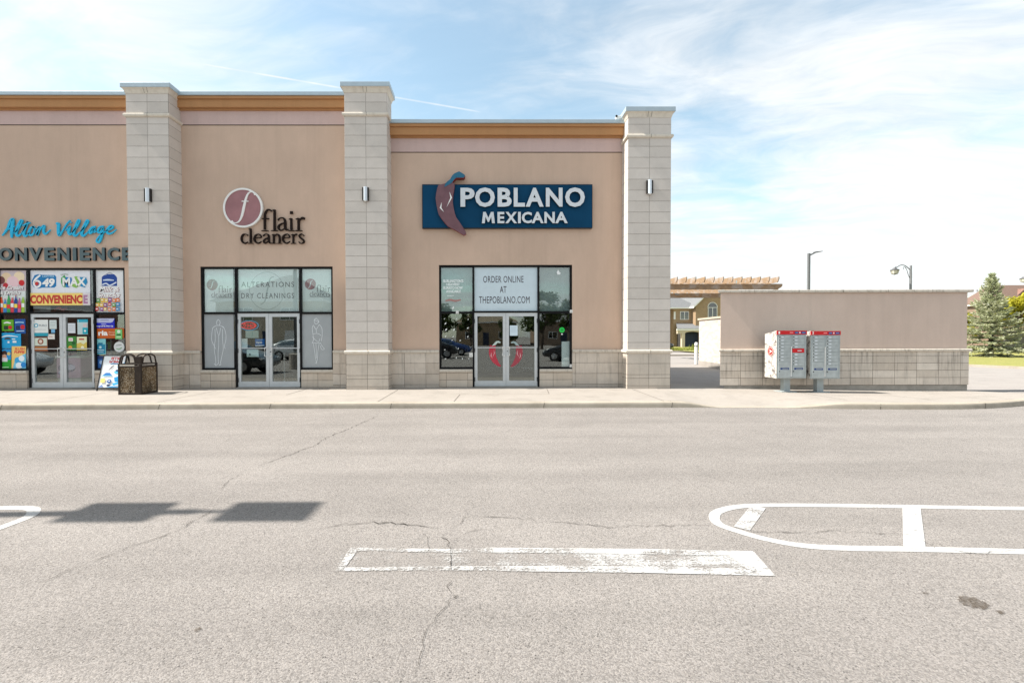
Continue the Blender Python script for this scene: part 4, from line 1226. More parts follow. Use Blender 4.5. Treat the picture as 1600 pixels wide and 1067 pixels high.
def d_(f):
    f.sheet(147.5, 497.5, 179, 513, (30, 40, 190)); f.poly([(147.5, 497.5), (179, 497.5), (176, 503), (173, 504.2), (147.5, 504.2)], (190, 195, 225)); f.line([(157, 500.5), (170, 500.5)], 1, (120, 125, 160))
    f.line([(158, 506.5), (166, 506.5)], .9, (200, 205, 250)); f.text('Drop-off & Pick Up', 149.5, 508.3, 177, 511.2, WH, .03)
small('sign', 'royal blue Drop-off and Pick Up sign in the lower right pane', 'sign', d_, PG, OY)
def d_(f):
    f.sheet(147.3, 512.8, 194, 528.5, (196, 92, 24)); f.text('ria', 153.5, 516.5, 168.5, 524.3, WH, .04); f.text('Money', 170, 518, 179.5, 520.6, (245, 200, 170), .02); f.text('Transfer', 170, 521.6, 180, 524, (245, 200, 170), .02)
small('sign', 'wide orange ria money transfer sign in the lower right pane', 'sign', d_, PG, OY)
def d_(f):
    f.sheet(180, 514.5, 191, 529.8, (120, 205, 120)); f.disc(185.5, 518, 2.6, (225, 240, 220)); f.rect(182, 522, 189, 524, (40, 90, 60)); f.rect(182, 525.5, 189, 527.5, (200, 230, 190))
small('flyer', 'light green flyer overlapping the orange sign', 'flyer', d_, PG, OY-.012)
def d_(f):
    f.sheet(148.5, 529.5, 165.5, 553.5, (130, 200, 205)); f.rect(149.5, 538, 164.5, 552.5, (24, 130, 165)); f.rect(153.5, 535.5, 160.5, 538, (20, 105, 140)); f.line([(151, 547), (163, 547)], .9, (220, 235, 240)); f.line([(151, 550), (162, 550)], .6, (220, 235, 240)); f.disc(157, 542.5, 2, (190, 225, 230))
small('poster', 'teal poster of a blue jug under the orange sign', 'poster', d_, PG, OY)
def d_(f):
    f.disc(186.2, 542, 8.2, (226, 228, 226)); f.line([(181, 540), (190, 538.5)], .9, (120, 125, 125)); f.line([(182, 544.5), (186, 545.5), (190.5, 543)], 1.2, (110, 170, 110))
small('sticker', 'round white window sticker under the orange sign', 'sticker', d_, PG, OY)
def d_(f):
    f.sheet(150, 556, 165.5, 577, (24, 50, 105)); f.rect(153, 561, 163, 575, (40, 95, 160)); f.disc(158.5, 566, 3, (150, 180, 215))
small('poster', 'dark blue poster low behind the sandwich board', 'poster', d_, PG, OY)
f = Flat(QY+.05); f.sheet(46, 478.5, 79, 489, (110, 118, 118)); f.line([(52, 484.5), (62, 484.5)], 1.4, (45, 50, 52))
f.done('notice', 'grey strip notice under the lottery banner', 'notice', PG)
f = Flat(QY+.05); f.line([(85, 484, 1.2), (92, 481, 2.4), (98, 484, 2.4), (104, 482, 1.6)], 2, (170, 40, 50)); f.box = (at(85, 490, QY)[0], at(104, 490, QY)[0], at(90, 488, QY)[1], 0)
f.done('sticker', 'red wavy sticker just under the lottery banner', 'sticker', PG)

# -- cleaners
FG = 'films and notices in the cleaners windows'
def film_logo(f, x0, y0, x1, y1, lx, ly, faint):
    f.sheet(x0, y0, x1, y1, 'film_pale')
    ro = (120, 40, 48) if not faint else (150, 88, 92)
    dk = (14, 15, 18) if not faint else (62, 68, 70)
    f.disc(lx, ly, 8.6, ro)
    f.line([(lx+4, ly-5.5, .8), (lx+1.2, ly-4.5, 1), (lx, ly, 1.4), (lx-1.4, ly+4.5, 1), (lx-4, ly+5.4, .8)], 1, (225, 230, 230))
    # flair / cleaners in the same drawn letters as the wall sign
    s = (21.8/690)
    ox, oy = lx+9.6-700*s, ly-430*s+1.2
    def q(strokes, dx=0):
        for p in strokes:
            f.line([(ox+(a+dx)*s, oy+b*s*1.02, w*s*.95) for a, b, w in p], 1, dk)
        f.k -= len(strokes)-1
    s2 = s
    for ch in 'flair': q(GL[ch])
    for ch, dx in [(c, 0) for c in 'CLEAN']+[('E', 452), ('R', 0), ('S', 0)]: q(GL[ch], dx)
    f.line([(lx-1, ly+20), (lx+31, ly+20)], .5, dk)
f = Flat(step=.0006); film_logo(f, 317, 420, 365, 488.6, 331.5, 445, False)
f.done('window_film', 'pale frosted film with strong flair cleaners logo over the man figure pane', 'window film', FG)
f = Flat(step=.0006); film_logo(f, 471, 419, 518.5, 488, 485, 444, True)
f.done('window_film', 'pale frosted film with fainter flair cleaners logo over the woman figure pane', 'window film', FG)
f = Flat(step=.0006); f.sheet(369, 420, 467, 488.5, 'film_pale')
N = 40
f.line([(417+27*math.cos(2*math.pi*i/N), 454.5+29*math.sin(2*math.pi*i/N), .7) for i in range(N+1)], .7, (160, 172, 170))
f.line([(428, 432, 1.2), (422, 436, 1.6), (418, 452, 2.2), (414, 470, 1.6), (407, 476, 1.0)], 1, (165, 177, 175))
def serif_text(f, t, x0, y0, x1, y1, col):
    f.text(t, x0, y0, x1, y1, col, .004, 0, 1.25)
serif_text(f, 'ALTERATIONS', 377, 440.5, 459.5, 448.5, (52, 56, 58)); serif_text(f, 'DRY CLEANINGS', 377, 458, 459.5, 466, (52, 56, 58))
f.done('window_film', 'wide frosted film reading ALTERATIONS and DRY CLEANINGS above the cleaners doors', 'window film', FG)
f = Flat(OY); f.sheet(317, 491, 366, 578, 'film_grey')
for p in ([(341, 499), (338.5, 503), (339.5, 508), (342.5, 508), (344, 503), (341, 499)], [(338, 509), (333, 512), (331, 522), (331, 532), (335, 541), (337, 545)], [(345, 509), (350, 512), (353, 522), (353, 531), (351, 540), (352, 545)],
          [(338, 512), (342, 524), (345, 512)], [(336, 514), (336.5, 530), (335, 545), (337, 560), (337.5, 570)], [(348, 514), (348, 530), (349, 545), (346.5, 558), (344.5, 568)], [(342, 524), (342, 540), (341, 552), (341.5, 568)], [(335, 568), (338, 571), (342, 567)], [(342, 570), (346, 569), (343, 571)], [(332, 513), (338, 509), (345, 509), (351, 513)]):
    f.line([(x, y, .75) for x, y in p], .75, 'film_line')
f.done('window_film', 'grey film with a white line drawing of a man in a suit', 'window film', FG)
f = Flat(OY); f.sheet(471, 491, 518.5, 577, 'film_grey')
for p in ([(494, 497), (491, 500), (492, 505), (495, 506), (498, 502), (494, 497)], [(491, 500), (499, 503)], [(490, 508), (488, 512), (489, 522), (490, 530), (488, 536)], [(499, 507), (503, 513), (503.5, 524), (502, 533)], [(490, 508), (494, 514), (499, 507)], [(494, 514), (495, 520)], [(489, 522), (496, 521), (502, 524)],
          [(488, 526), (493, 531), (498, 534), (500, 529)], [(488, 536), (502, 536)], [(490, 537), (492, 550), (493, 558), (494.5, 566)], [(499, 537), (497, 548), (496.5, 558), (495, 567)], [(494, 537), (494.5, 550), (495, 560)], [(501, 536), (504, 541), (507, 545), (503, 546), (501, 540)], [(493, 567), (496, 568)]):
    f.line([(x, y, .7) for x, y in p], .7, 'film_line')
f.done('window_film', 'grey film with a white line drawing of a woman holding a bag', 'window film', FG)
no = at(388.5, 508.5, QY)
ns = thing('neon_sign', 'oval red and blue neon Open sign in the left cleaners door', 'neon sign', (no[0], QY+.02, no[1]))
f = Flat(QY+.02)
def ell(cx, cy, a, b, w, m, f=f):
    P = [(*at(cx+a*math.cos(2*math.pi*i/28), cy+b*math.sin(2*math.pi*i/28), QY),) for i in range(29)]
    return MB().tube([(x, QY+.02, z) for x, z in P], w, 6)
OO = (no[0], QY+.02, no[1])
ell(389, 508.5, 14.2, 7.2, .012, 0).build('oval_tube', 'neon_blue', ns, OO)
ell(387.5, 508.5, 11.5, 5, .014, 0).build('red_tube', 'neon_red', ns, OO)
mb = MB()
for p in ([(380, 508), (382, 505.5), (384, 508), (382, 511), (380, 508)], [(386, 512), (386, 506.5), (388.5, 507), (388.5, 509.5), (386, 510)], [(390, 509), (392.8, 508.2), (391.5, 506.5), (390, 508.5), (391.5, 510.8), (393, 510)], [(394.5, 510.8), (394.5, 507), (396.5, 507), (397, 510.8)]):
    mb.tube([(at(x, y, QY)[0], QY+.02, at(x, y, QY)[1]) for x, y in p], .011, 6)
mb.build('open_lettering', 'neon_red', ns, OO)
mb = MB().box(at(376, 0, QY)[0], at(402, 0, QY)[0], QY+.04, QY+.06, at(389, 514.5, QY)[1], at(389, 502, QY)[1])
mb.build('backing', 'dark_steel', ns, OO)
def d_(f):
    f.sheet(383.5, 516.5, 404, 528, (165, 180, 175)); f.line([(394, 518), (394.5, 523), (393, 527)], .7, (110, 150, 145))
small('notice', 'grey green paper under the neon sign', 'notice', d_, FG)
def d_(f):
    f.sheet(374.5, 529, 386.8, 544, (222, 228, 230)); [f.line([(376.5, y), (385, y)], .4, (160, 170, 175)) for y in (533, 536, 539)]
small('notice', 'white typed sheet at the edge of the left cleaners door', 'notice', d_, FG)
def d_(f):
    f.sheet(398.5, 529.5, 413.6, 541, (24, 96, 170)); f.text('Open', 400, 533.5, 409.5, 537, WH, .04); f.line([(399, 540.3), (413, 539.6)], 1.4, (225, 232, 238)); f.line([(401, 531), (411, 531)], .6, (120, 180, 225))
small('sign', 'blue card reading Open at the middle of the cleaners doors', 'sign', d_, FG)
def d_(f):
    f.sheet(385.5, 546, 404, 557.5, (190, 205, 202)); f.rect(389.5, 552, 391.5, 555.5, (50, 70, 80))
small('notice', 'pale notice below the push bar of the left cleaners door', 'notice', d_, FG)

# -- restaurant
RG = 'window stickers of the restaurant'
f = Flat(OY); f.sheet(741.5, 417.5, 840, 486.5, (196, 212, 220))
f.text('ORDER ONLINE', 755, 431.3, 818, 441.6, (66, 60, 70), .004, 0, 1.08); f.text('AT', 781, 447.3, 791.5, 457.6, (66, 60, 70), .004); f.text('THEPOBLANO.COM', 748.5, 463.2, 827.5, 473.8, (66, 60, 70), 0.0, 0, 1.06)
f.done('window_sign', 'pale blue sign ORDER ONLINE AT THEPOBLANO.COM above the restaurant doors', 'window sign', RG)
f = Flat(OY)
for t, y0, y1, a, b in (("BURLINGTON'S", 436.8, 441.4, 692.8, 724), ('HEAVIEST', 442.6, 446.4, 697.5, 718.5), ('BURRITO NOW', 447.6, 452, 693, 723), ('AVAILABLE', 453.2, 457.4, 697, 720)):
    f.text(t, a, y0, b, y1, (232, 238, 238), .03)
f.line([(699, 462.3), (709, 462.0)], .9, (220, 228, 228)); f.line([(696, 470, 2), (704, 468.6, 3), (711, 470, 3), (720, 468.4, 2)], 2, (168, 122, 118))
f.box = (at(693, 450, QY)[0], at(724, 450, QY)[0], at(700, 473, QY)[1], 0)
f.done('window_lettering', "white lettering BURLINGTON'S HEAVIEST BURRITO NOW AVAILABLE on the upper left pane", 'window lettering', RG)
f = Flat(GY-.002)
rf = random.Random(11)
for x, y, a in ((694.5, 498, 1.2), (713.5, 498, 1.5), (731.5, 499, 1.3), (696, 505.5, 2.2), (697, 515, 2.4), (709.5, 515, 2.2), (731, 512.5, 2.0), (696.3, 525.3, 1.8), (708, 526, 1.5), (731, 526, 1.8), (706.5, 531.5, 1.4), (719, 532, 1.6), (695, 546.5, 1.5), (716, 544.5, 1.4), (713, 559, 1.4), (696, 560.5, 1.6), (722.5, 560.4, 1.4), (732.5, 560.4, 1.2), (708, 481, 2.6), (717, 489, 2.2), (725, 479, 0.9), (694, 479, 0.9), (712, 576.5, 1.4)):
    an = rf.uniform(0.4, 1.4)
    f.poly([(x+a*math.cos(an)*1.1, y-a*math.sin(an)*1.2), (x+a*.5*math.cos(an+1.8), y-a*.5*math.sin(an+1.8)), (x-a*math.cos(an), y+a*math.sin(an)*1.1), (x+a*.5*math.cos(an-1.6), y-a*.5*math.sin(an-1.6))], (228, 232, 230))
    f.k -= 1
f.box = (at(690, 500, QY)[0], at(735, 500, QY)[0], at(700, 577, QY)[1], 0)
f.done('sticker_scraps', 'scattered white sticker scraps left of the restaurant doors', 'sticker scraps', RG)
Y5 = WY+.045
for nm_, dx, sx_ in (('left', 0, 1), ('right', 0, -1)):
    f = Flat(GY-.002)
    pts = [(765.5, 539), (764, 546), (764, 553), (766, 560), (770, 566), (775, 570), (780, 573), (783, 572), (779, 566), (775.5, 558), (774, 550), (774.5, 541), (773, 538), (769, 540)]
    stm = [(768.5, 540.5), (772, 536.5), (775, 533.2), (779, 532.5), (782.5, 534.5), (781.5, 536), (777.5, 535.4), (774.2, 539)]
    if sx_ < 0:
        pts = [(1580.5-x, y+.5) for x, y in pts]; stm = [(1580.5-x, y+.5) for x, y in stm]
    f.poly(pts, (182, 56, 72) if sx_ > 0 else (160, 66, 78)); f.poly(stm, (188, 205, 200) if sx_ > 0 else (150, 170, 170))
    hl = [(771.5, 546), (773, 552), (769.5, 558), (772, 552)]
    hl2 = [(768, 550), (766.6, 556), (769.5, 560), (767.8, 556)]
    for h_ in (hl, hl2):
        if sx_ < 0: h_ = [(1580.5-x, y+.5) for x, y in h_]
        f.poly(h_, (225, 190, 190))
    f.box = (at(min(p[0] for p in pts), 550, QY)[0], at(max(p[0] for p in pts), 550, QY)[0], at(770, 573, QY)[1], 0)
    f.done('chili_decal', 'red chili decal on the left restaurant door, curving to the right' if sx_ > 0 else 'duller red chili decal on the right restaurant door, under the white sheet', 'decal', RG)
def d_(f):
    f.sheet(796.5, 508.5, 808.8, 524.5, (205, 222, 232)); [f.line([(798.5, y), (807, y)], .4, (160, 175, 190)) for y in (512, 515, 518)]
small('notice', 'blue white sheet on the right restaurant door', 'notice', d_, RG, OY)
def d_(f):
    f.disc(878, 515.5, 4.2, (30, 200, 80)); f.rect(876.9, 521, 879.2, 523, (220, 225, 220)); f.disc(878, 515.5, 2.2, (20, 160, 60))
small('sticker', 'round bright green sticker right of the restaurant doors', 'sticker', d_, RG, GY-.002)
plain('film_and_sky_sheen', (0.25, 0.295, 0.29), 0.5, 0, 0.08, 2.5)
def d_(f): f.sheet(688.5, 417, 738, 487, 'film_and_sky_sheen')
small('window_film', 'misty grey film behind the white burrito lettering', 'window film', d_, RG, QY+.03)
def d_(f): f.sheet(843, 416, 891.5, 486, 'film_and_sky_sheen')  # added sheet, its grey stands in for the sky mirrored in this pane
small('window_film', 'misty grey sheet added as the sky reflection of the upper right restaurant pane above the green sticker', 'window film', d_, RG, QY+.03)
def d_(f): f.sheet(877.5, 533.5, 891.5, 573.5, 'film_pale')
small('window_film', 'narrow pale film panel in the corner of the lower right restaurant pane', 'window film', d_, RG, QY+.02)
for px, py, lb in ((714.5, 488, 'white contact sensor on the transom above the sticker scraps'), (892.5, 486.5, 'white contact sensor at the upper right of the restaurant window'), (736, 554.5, 'white keypad box beside the left restaurant door'), (892, 571.5, 'white contact sensor at the lower right of the restaurant window')):
    x, z = at(px, py, WY+.02)
    a, b = (.05, .06) if 'keypad' in lb else (.04, .045)
    t = thing('door_sensor', lb, 'sensor', (x, WY+.01, z), 'small white boxes on the restaurant frame')
    MB().box(-a, a, -.012, .025, -b, b).build('housing', 'white_trim', t, bevel=.006)
    MB().box(-a*.5, a*.5, -.016, -.012, -b*.5, -b*.1).build('button', 'mail_grey', t)
for px, py, lb in ((708, 480, 'upper left'), (872.8, 424.5, 'upper right')):
    if lb == 'upper left': continue
    f = Flat(GY-.002); f.poly([(871, 429), (870, 425.5), (872, 421.5), (874, 425), (876, 426.5), (875, 429)], (232, 236, 236)); f.box = (at(870, 425, QY)[0], at(876, 425, QY)[0], at(872, 429, QY)[1], 0)
    f.done('sticker', 'white torn sticker at the top of the upper right restaurant pane', 'sticker', RG)

# -- things standing inside the convenience store and the cleaners
def shelf_unit(label, x, y, w, h, tiers, seed, group=None):
    t = thing('store_shelf', label, 'store shelf', (x, y, .13), group)
    mb = MB()
    for sx_ in (-w/2, w/2):
        for sy in (-.2, .2): mb.box(sx_-.015, sx_+.015, sy-.015, sy+.015, 0, h)
    mb.build('upright', 'mail_grey', t)
    rr = random.Random(seed)
    for k in range(tiers):
        z = .12+k*(h-.2)/max(1, tiers-1)
        MB().box(-w/2, w/2, -.2, .2, z, z+.02).build('shelf_board', 'mail_grey', t)
        cols = [(205, 60, 60), (230, 200, 90), (60, 120, 180), (220, 220, 215), (90, 150, 90), (190, 110, 150), (70, 60, 60)]
        ms = [ink(c).name for c in cols]
        mb = MB()
        xx = -w/2+.02
        while xx < w/2-.08:
            ww = rr.uniform(.06, .12)
            if xx+ww > w/2: break
            mb.box(xx, xx+ww-.006, -.17, .1, z+.021, z+.021+rr.uniform(.12, .24), rr.randrange(len(ms)))
            xx += ww
        mb.build('packages', ms, t)
    return t
shelf_unit('wire shelf of packages inside the left convenience door', -12.75, 14.4, .62, 1.2, 4, 1)
shelf_unit('tall wire shelf of packages inside the right convenience door', -11.95, 14.5, .66, 1.5, 5, 2)
t = thing('freezer_chest', 'pink and purple freezer chest inside the left convenience door', 'freezer', (-12.45, 13.95, .13))
MB().box(-.36, .36, -.22, .3, .25, .86).build('body', ink((196, 150, 176)).name, t, bevel=.02)
MB().box(-.38, .38, -.24, .32, .86, .92).build('lid', 'white_trim', t, bevel=.01)
mb = MB()
for cx, cz, rx, rz_, mi in ((-.05, .56, .26, .14, 0), (.05, .58, .16, .08, 1), (-.2, .42, .1, .06, 1)): mb.disc(cx, cz, rx, rz_, -.224-.002*mi, -.221, mi)
mb.build('wrap_print', [ink((90, 70, 110)).name, ink((205, 190, 215)).name], t)
MB().box(-.34, .34, -.2, .28, 0, .25).build('base', 'mail_grey', t)
t = thing('shop_counter', 'dark counter with white posts inside the cleaners', 'counter', (-6.6, 15.2, .13))
MB().box(-.5, 1.2, 0, .5, .95, 1.02).build('counter_top', 'pole_grey', t)
MB().box(-.45, 1.15, .05, .45, 0, .95).build('front_panel', 'interior_dark', t)
for x in (-.32, .12): MB().box(x-.02, x+.02, -.35, -.31, 0, .95).build('post', 'white_trim', t)

# ------------------------------------------------------------------ street furniture by the shops
# trash bin: two stone aggregate faces in a dark steel frame with hoops over the opening
bx0, bx1, by0, by1 = -9.375, -8.785, 11.72, 12.33
bo = ((bx0+bx1)/2, (by0+by1)/2, SW)
tb = thing('trash_bin', 'dark framed trash bin with pebbled stone panels and hooped top', 'trash bin', bo)
w, dp = (bx1-bx0)/2, (by1-by0)/2
mb = MB()
for x in (-w, w-.05):
    for y in (-dp, dp-.05): mb.box(x, x+.05, y, y+.05, 0, .80)
mb.box(-w+.05, w-.05, -dp, -dp+.04, 0, .05); mb.box(-w+.05, w-.05, dp-.04, dp, 0, .05); mb.box(-w, -w+.04, -dp+.05, dp-.05, 0, .05); mb.box(w-.04, w, -dp+.05, dp-.05, 0, .05)
for z0, z1 in ((.70, .735), (.775, .80)):
    mb.box(-w+.05, w-.05, -dp-.004, -dp+.04, z0, z1); mb.box(-w+.05, w-.05, dp-.04, dp, z0, z1); mb.box(-w, -w+.04, -dp+.05, dp-.05, z0, z1); mb.box(w-.04, w+.004, -dp+.05, dp-.05, z0, z1)
mb.box(w-.17, w-.05, -dp+.002, -dp+.03, .30, .70); mb.box(w-.17, w-.05, -dp+.012, -dp+.03, .05, .30)
mb.build('frame', 'bin_steel', tb, bevel=.006)
MB().box(-w+.05, w-.17, -dp+.012, -dp+.04, .05, .70).build('stone_panel', 'aggregate', tb)
MB().box(w-.04, w-.010, -dp+.06, dp-.05, .05, .70).build('stone_panel', 'aggregate', tb)
MB().box(-w+.010, -w+.04, -dp+.06, dp-.05, .05, .70).build('stone_panel', 'aggregate', tb)
MB().box(-w+.05, w-.17, -dp+.002, -dp+.03, .737, .773).build('label_strip', 'ledge_clean', tb)
MB().box(-w+.06, w-.06, -dp+.06, dp-.06, .06, .72).build('liner', 'bin_steel', tb)
def hoop(a, b):
    P = []
    for i in range(13):
        t = i/12
        x, y = a[0]+(b[0]-a[0])*t, a[1]+(b[1]-a[1])*t
        z = .80+(.235*min(1, math.sin(math.pi*t)**.28) if 0 < t < 1 else 0)
        P.append((x, y, z))
    return MB().tube(P, .019, 8)
hoop((-w+.025, -dp+.025), (w-.15, -dp+.025)).build('hoop', 'bin_steel', tb)
hoop((w-.025, -dp+.09), (w-.025, dp-.03)).build('hoop', 'bin_steel', tb)
hoop((-w+.025, -dp+.09), (-w+.025, dp-.03)).build('hoop', 'bin_steel', tb)
hoop((-w+.025, dp-.025), (w-.15, dp-.025)).build('hoop', 'bin_steel', tb)
MB().box(w-.16, w-.01, -dp+.01, -dp+.09, .80, .985).build('corner_post', 'bin_steel', tb, bevel=.01)

# sandwich board
ab = thing('sandwich_board', 'leaning white sandwich board with red SLUSH PUPPIE lettering', 'sandwich board', (-10.36, 12.62, SW))
def slope(z): return .0+z*.27
def tilt(mb, off=0.0): mb.v = [(x, y+slope(z), z) for x, y, z in mb.v]; return mb
f = Flat(0.0, .0015)
f.P = lambda x, y: (x, y)
f.u = 1.0
f.mb.box(-.31, .31, 0, .012, .09, .95, f.c((232, 236, 238)))
f.text('SLUSH', -.10, .85, .24, .925, (205, 60, 60), .05); f.text('PUPPIE', -.13, .765, .22, .835, (190, 70, 80), .05); f.line([(-.09, .735, .018), (.0, .742, .03), (.13, .735, .02)], .02, (60, 130, 180))
f.poly([(.12, .66), (.31, .78), (.31, .60), (.16, .56)], (40, 160, 215)); f.poly([(.05, .52), (.28, .60), (.31, .50), (.10, .46)], (90, 190, 230)); f.disc(.14, .55, .05, (25, 70, 120), .025)
f.line([(-.10, .56, .012), (-.03, .64, .03), (.03, .69, .008)], .02, (90, 70, 80)); f.poly([(-.24, .42), (-.16, .49), (-.05, .49), (.02, .42)], (45, 120, 190)); f.poly([(-.26, .40), (.03, .40), (.02, .42), (-.24, .42)], (120, 200, 235))
f.rect(-.26, .22, -.14, .34, (240, 215, 130)); f.disc(-.02, .26, .055, (30, 90, 160)); f.disc(-.02, .27, .022, (235, 240, 245)); f.disc(-.02, .15, .05, (25, 50, 90), .03)
f.poly([(.10, .36), (.31, .42), (.31, .26), (.14, .24)], (30, 150, 210)); f.poly([(.08, .20), (.31, .26), (.31, .20), (.12, .14)], (70, 175, 225)); f.poly([(-.28, .10), (-.2, .17), (-.14, .10)], (110, 140, 190)); f.poly([(-.1, .095), (.1, .13), (.31, .10), (.31, .095)], (40, 150, 210))
tilt(f.mb).build('front_panel', f.cols, ab)
mb = MB(); mb.box(-.33, -.305, -.01, .02, 0, .96); mb.box(.305, .33, -.01, .02, 0, .96); mb.box(-.305, .305, -.008, .02, .955, .975); mb.box(-.305, .305, -.008, .02, .07, .088)
tilt(mb).build('front_frame', 'dark_steel', ab)
mb = MB(); mb.box(-.31, .31, .015, .028, .09, .95, 0); mb.box(-.33, -.305, .0, .03, 0, .96, 1); mb.box(.305, .33, .0, .03, 0, .96, 1)
mb.v = [(x, y+.55-z*.27, z) for x, y, z in mb.v]
mb.build('back_panel', ['white_trim', 'dark_steel'], ab)

# two community mailboxes
def mailbox(label, cx, num, red_row):
    zg = pave_z(cx, 12.1)
    t = thing('mailbox', label, 'mailbox', (cx, 12.1, zg), 'grey mailboxes by the low wall')
    hw, z0, z1 = .39, .375, 1.63
    yf, yb = -.24, .26
    mb = MB()
    v = [(-hw, yf, z0), (hw, yf, z0), (hw, yb, z0), (-hw, yb, z0), (-hw, yf, z1), (hw, yf, z1), (hw, yb, z1-.085), (-hw, yb, z1-.085)]
    mb.add(v, [(0, 3, 2, 1), (4, 5, 6, 7), (0, 1, 5, 4), (2, 3, 7, 6)], 0)
    mb.add(v, [(1, 2, 6, 5), (3, 0, 4, 7)], 1)
    mb.build('cabinet', ['mail_grey', 'mail_side'], t, bevel=.008)
    MB().box(-.085, .085, -.08, .07, 0, z0).build('pedestal', 'mail_grey', t, bevel=.006)
    MB().box(-.2, .2, -.17, .17, -.004, .018).build('base_plate', 'mail_grey', t)
    f = Flat(yf-.014, .0012); f.P = lambda x, y: (x, y); f.u = 1.0
    f.mb.box(-hw-.004, hw+.004, yf-.014, yf+.002, z1-.105, z1-.002, f.c('mail_red'))
    f.text(num, -hw+.035, z1-.088, -hw+.075, z1-.022, WH, .05)
    f.line([(-.06, z1-.055), (.03, z1-.055)], .022, (240, 150, 150)); f.rect(.07, z1-.085, .17, z1-.03, 'mail_blue'); f.disc(.205, z1-.056, .018, WH); f.rect(.245, z1-.085, hw-.03, z1-.03, 'mail_blue')
    f.line([(.085, z1-.058), (.155, z1-.055)], .014, (130, 165, 220)); f.line([(.26, z1-.058), (.34, z1-.055)], .014, (130, 165, 220))
    f.mb.build('header', f.cols, t)
    for ci, (a, b) in enumerate(((-.365, -.015), (.0, .35))):
        rows, y = 9, z1-.125
        dh = .086
        for r_ in range(8 if ci == 0 else 9):
            red = (ci == 1 and r_ == red_row)
            hh = dh*1.35 if red else dh
            mb = MB().box(a+.02, b-.02, yf-.010, yf, y-hh+.006, y-.003, 1 if red else 0)
            if red:
                mb.add([(a+.15, yf-.0115, y-hh*.62), (b-.09, yf-.0115, y-hh*.62), (b-.09, yf-.0115, y-hh*.42), (a+.15, yf-.0115, y-hh*.42)], [(0, 1, 2, 3)], 2)
            else:
                mb.add([(a+.085, yf-.0115, y-hh*.72), (a+.15, yf-.0115, y-hh*.72), (a+.15, yf-.0115, y-hh*.35), (a+.085, yf-.0115, y-hh*.35)], [(0, 1, 2, 3)], 2)
            d = mb.build('compartment_door', ['mail_door', 'mail_red', 'letter_face'], t)
            if not red: MB().disc(a+.048, y-hh*.5, .012, .012, yf-.016, yf-.009, 0, 10).build('lock', 'dark_steel', d)
            y -= hh
        y -= .01
        d = MB().box(a+.02, b-.015, yf-.010, yf, z0+.03, y).build('parcel_door', 'mail_door', t)
        mb = MB(); zt = .655
        mb.add([(a+.07, yf-.012, zt-.05), (b-.05, yf-.012, zt-.05), (b-.05, yf-.012, zt), (a+.07, yf-.012, zt)], [(0, 1, 2, 3)], 0)
        mb.add([(a+.12, yf-.0135, zt-.033), (b-.07, yf-.0135, zt-.033), (b-.07, yf-.0135, zt-.017), (a+.12, yf-.0135, zt-.017)], [(0, 1, 2, 3)], 1)
        mb.build('parcel_label', ['mail_blue', 'mail_grey'], d)
        MB().disc(a+.048, .56, .014, .014, yf-.016, yf-.009, 0, 10).build('lock', 'dark_steel', d)
    MB().box(-.012, .0, yf-.012, yf, z0+.05, z1-.42).build('edge_strip', 'white_ink', t)
    # emblem on the side facing left
    e = MB()
    n = 24
    X = -hw-.006
    for k, (rad, mi) in enumerate(((.125, 0), (.105, 1), (.095, 0))):
        xx = X-.0012*k
        e.add([(xx, .01+rad*math.cos(2*math.pi*i/n), 1.08+rad*math.sin(2*math.pi*i/n)) for i in range(n)], [tuple(range(n))[::-1]], mi)
    e.add([(X-.004, .05, 1.135), (X-.004, -.06, 1.08), (X-.004, .05, 1.025), (X-.004, .02, 1.08)], [(0, 3, 1), (3, 2, 1)], 1)
    e.build('emblem', [ink((150, 30, 12)).name, 'white_ink'], t)
    return t
mailbox('grey mailbox with red header numbered 1 and a red slot among its doors', 8.075, '1', 4)
mailbox('grey mailbox with red header numbered 2 and no red slot', 8.965, '2', 99)

# ------------------------------------------------------------------ screen wall with stone base
SX0, SX1, SY0, SY1 = 6.640, 13.605, 12.70, 13.02
swl = thing('screen_wall', 'long low stucco screen wall on a stained block base behind the mailboxes', 'wall', ((SX0+SX1)/2, SY0, 0))
wo_ = ((SX0+SX1)/2, SY0, 0)
zt = 2.80
def raked(l, r, o, z0, z1):
    v = [(SX0-l, SY0-o), (SX1+r, SY0-o), (SX1+r, SY1+o), (SX0-l+(SY1-SY0+2*o)*1.15, SY1+o)]
    return MB().add([(x, y, z0) for x, y in v]+[(x, y, z1) for x, y in v], [(0, 3, 2, 1), (4, 5, 6, 7), (0, 1, 5, 4), (1, 2, 6, 5), (2, 3, 7, 6), (3, 0, 4, 7)])
raked(0, 0, 0, 1.15, zt).build('stucco_panel', 'screen_stucco', swl, wo_, bevel=.01)
cap = raked(.11, .10, .07, zt, zt+.075).build('coping', 'ledge_stone', swl, wo_, bevel=.012)
for x in [SX0+.9+1.25*i for i in range(6)]: MB().box(x, x+.008, SY0-.073, SY0-.06, zt+.004, zt+.072).build('joint', 'joint', cap, wo_)
raked(.09, .085, .085, 1.145, 1.225).build('ledge', 'ledge_stone', swl, wo_, bevel=.025)
raked(.02, .03, .03, .21, 1.145).build('stone_base', 'screen_block', swl, wo_, bevel=.006)
raked(-.10, .01, .012, -.1, .205).build('foundation', 'foundation', swl, wo_)

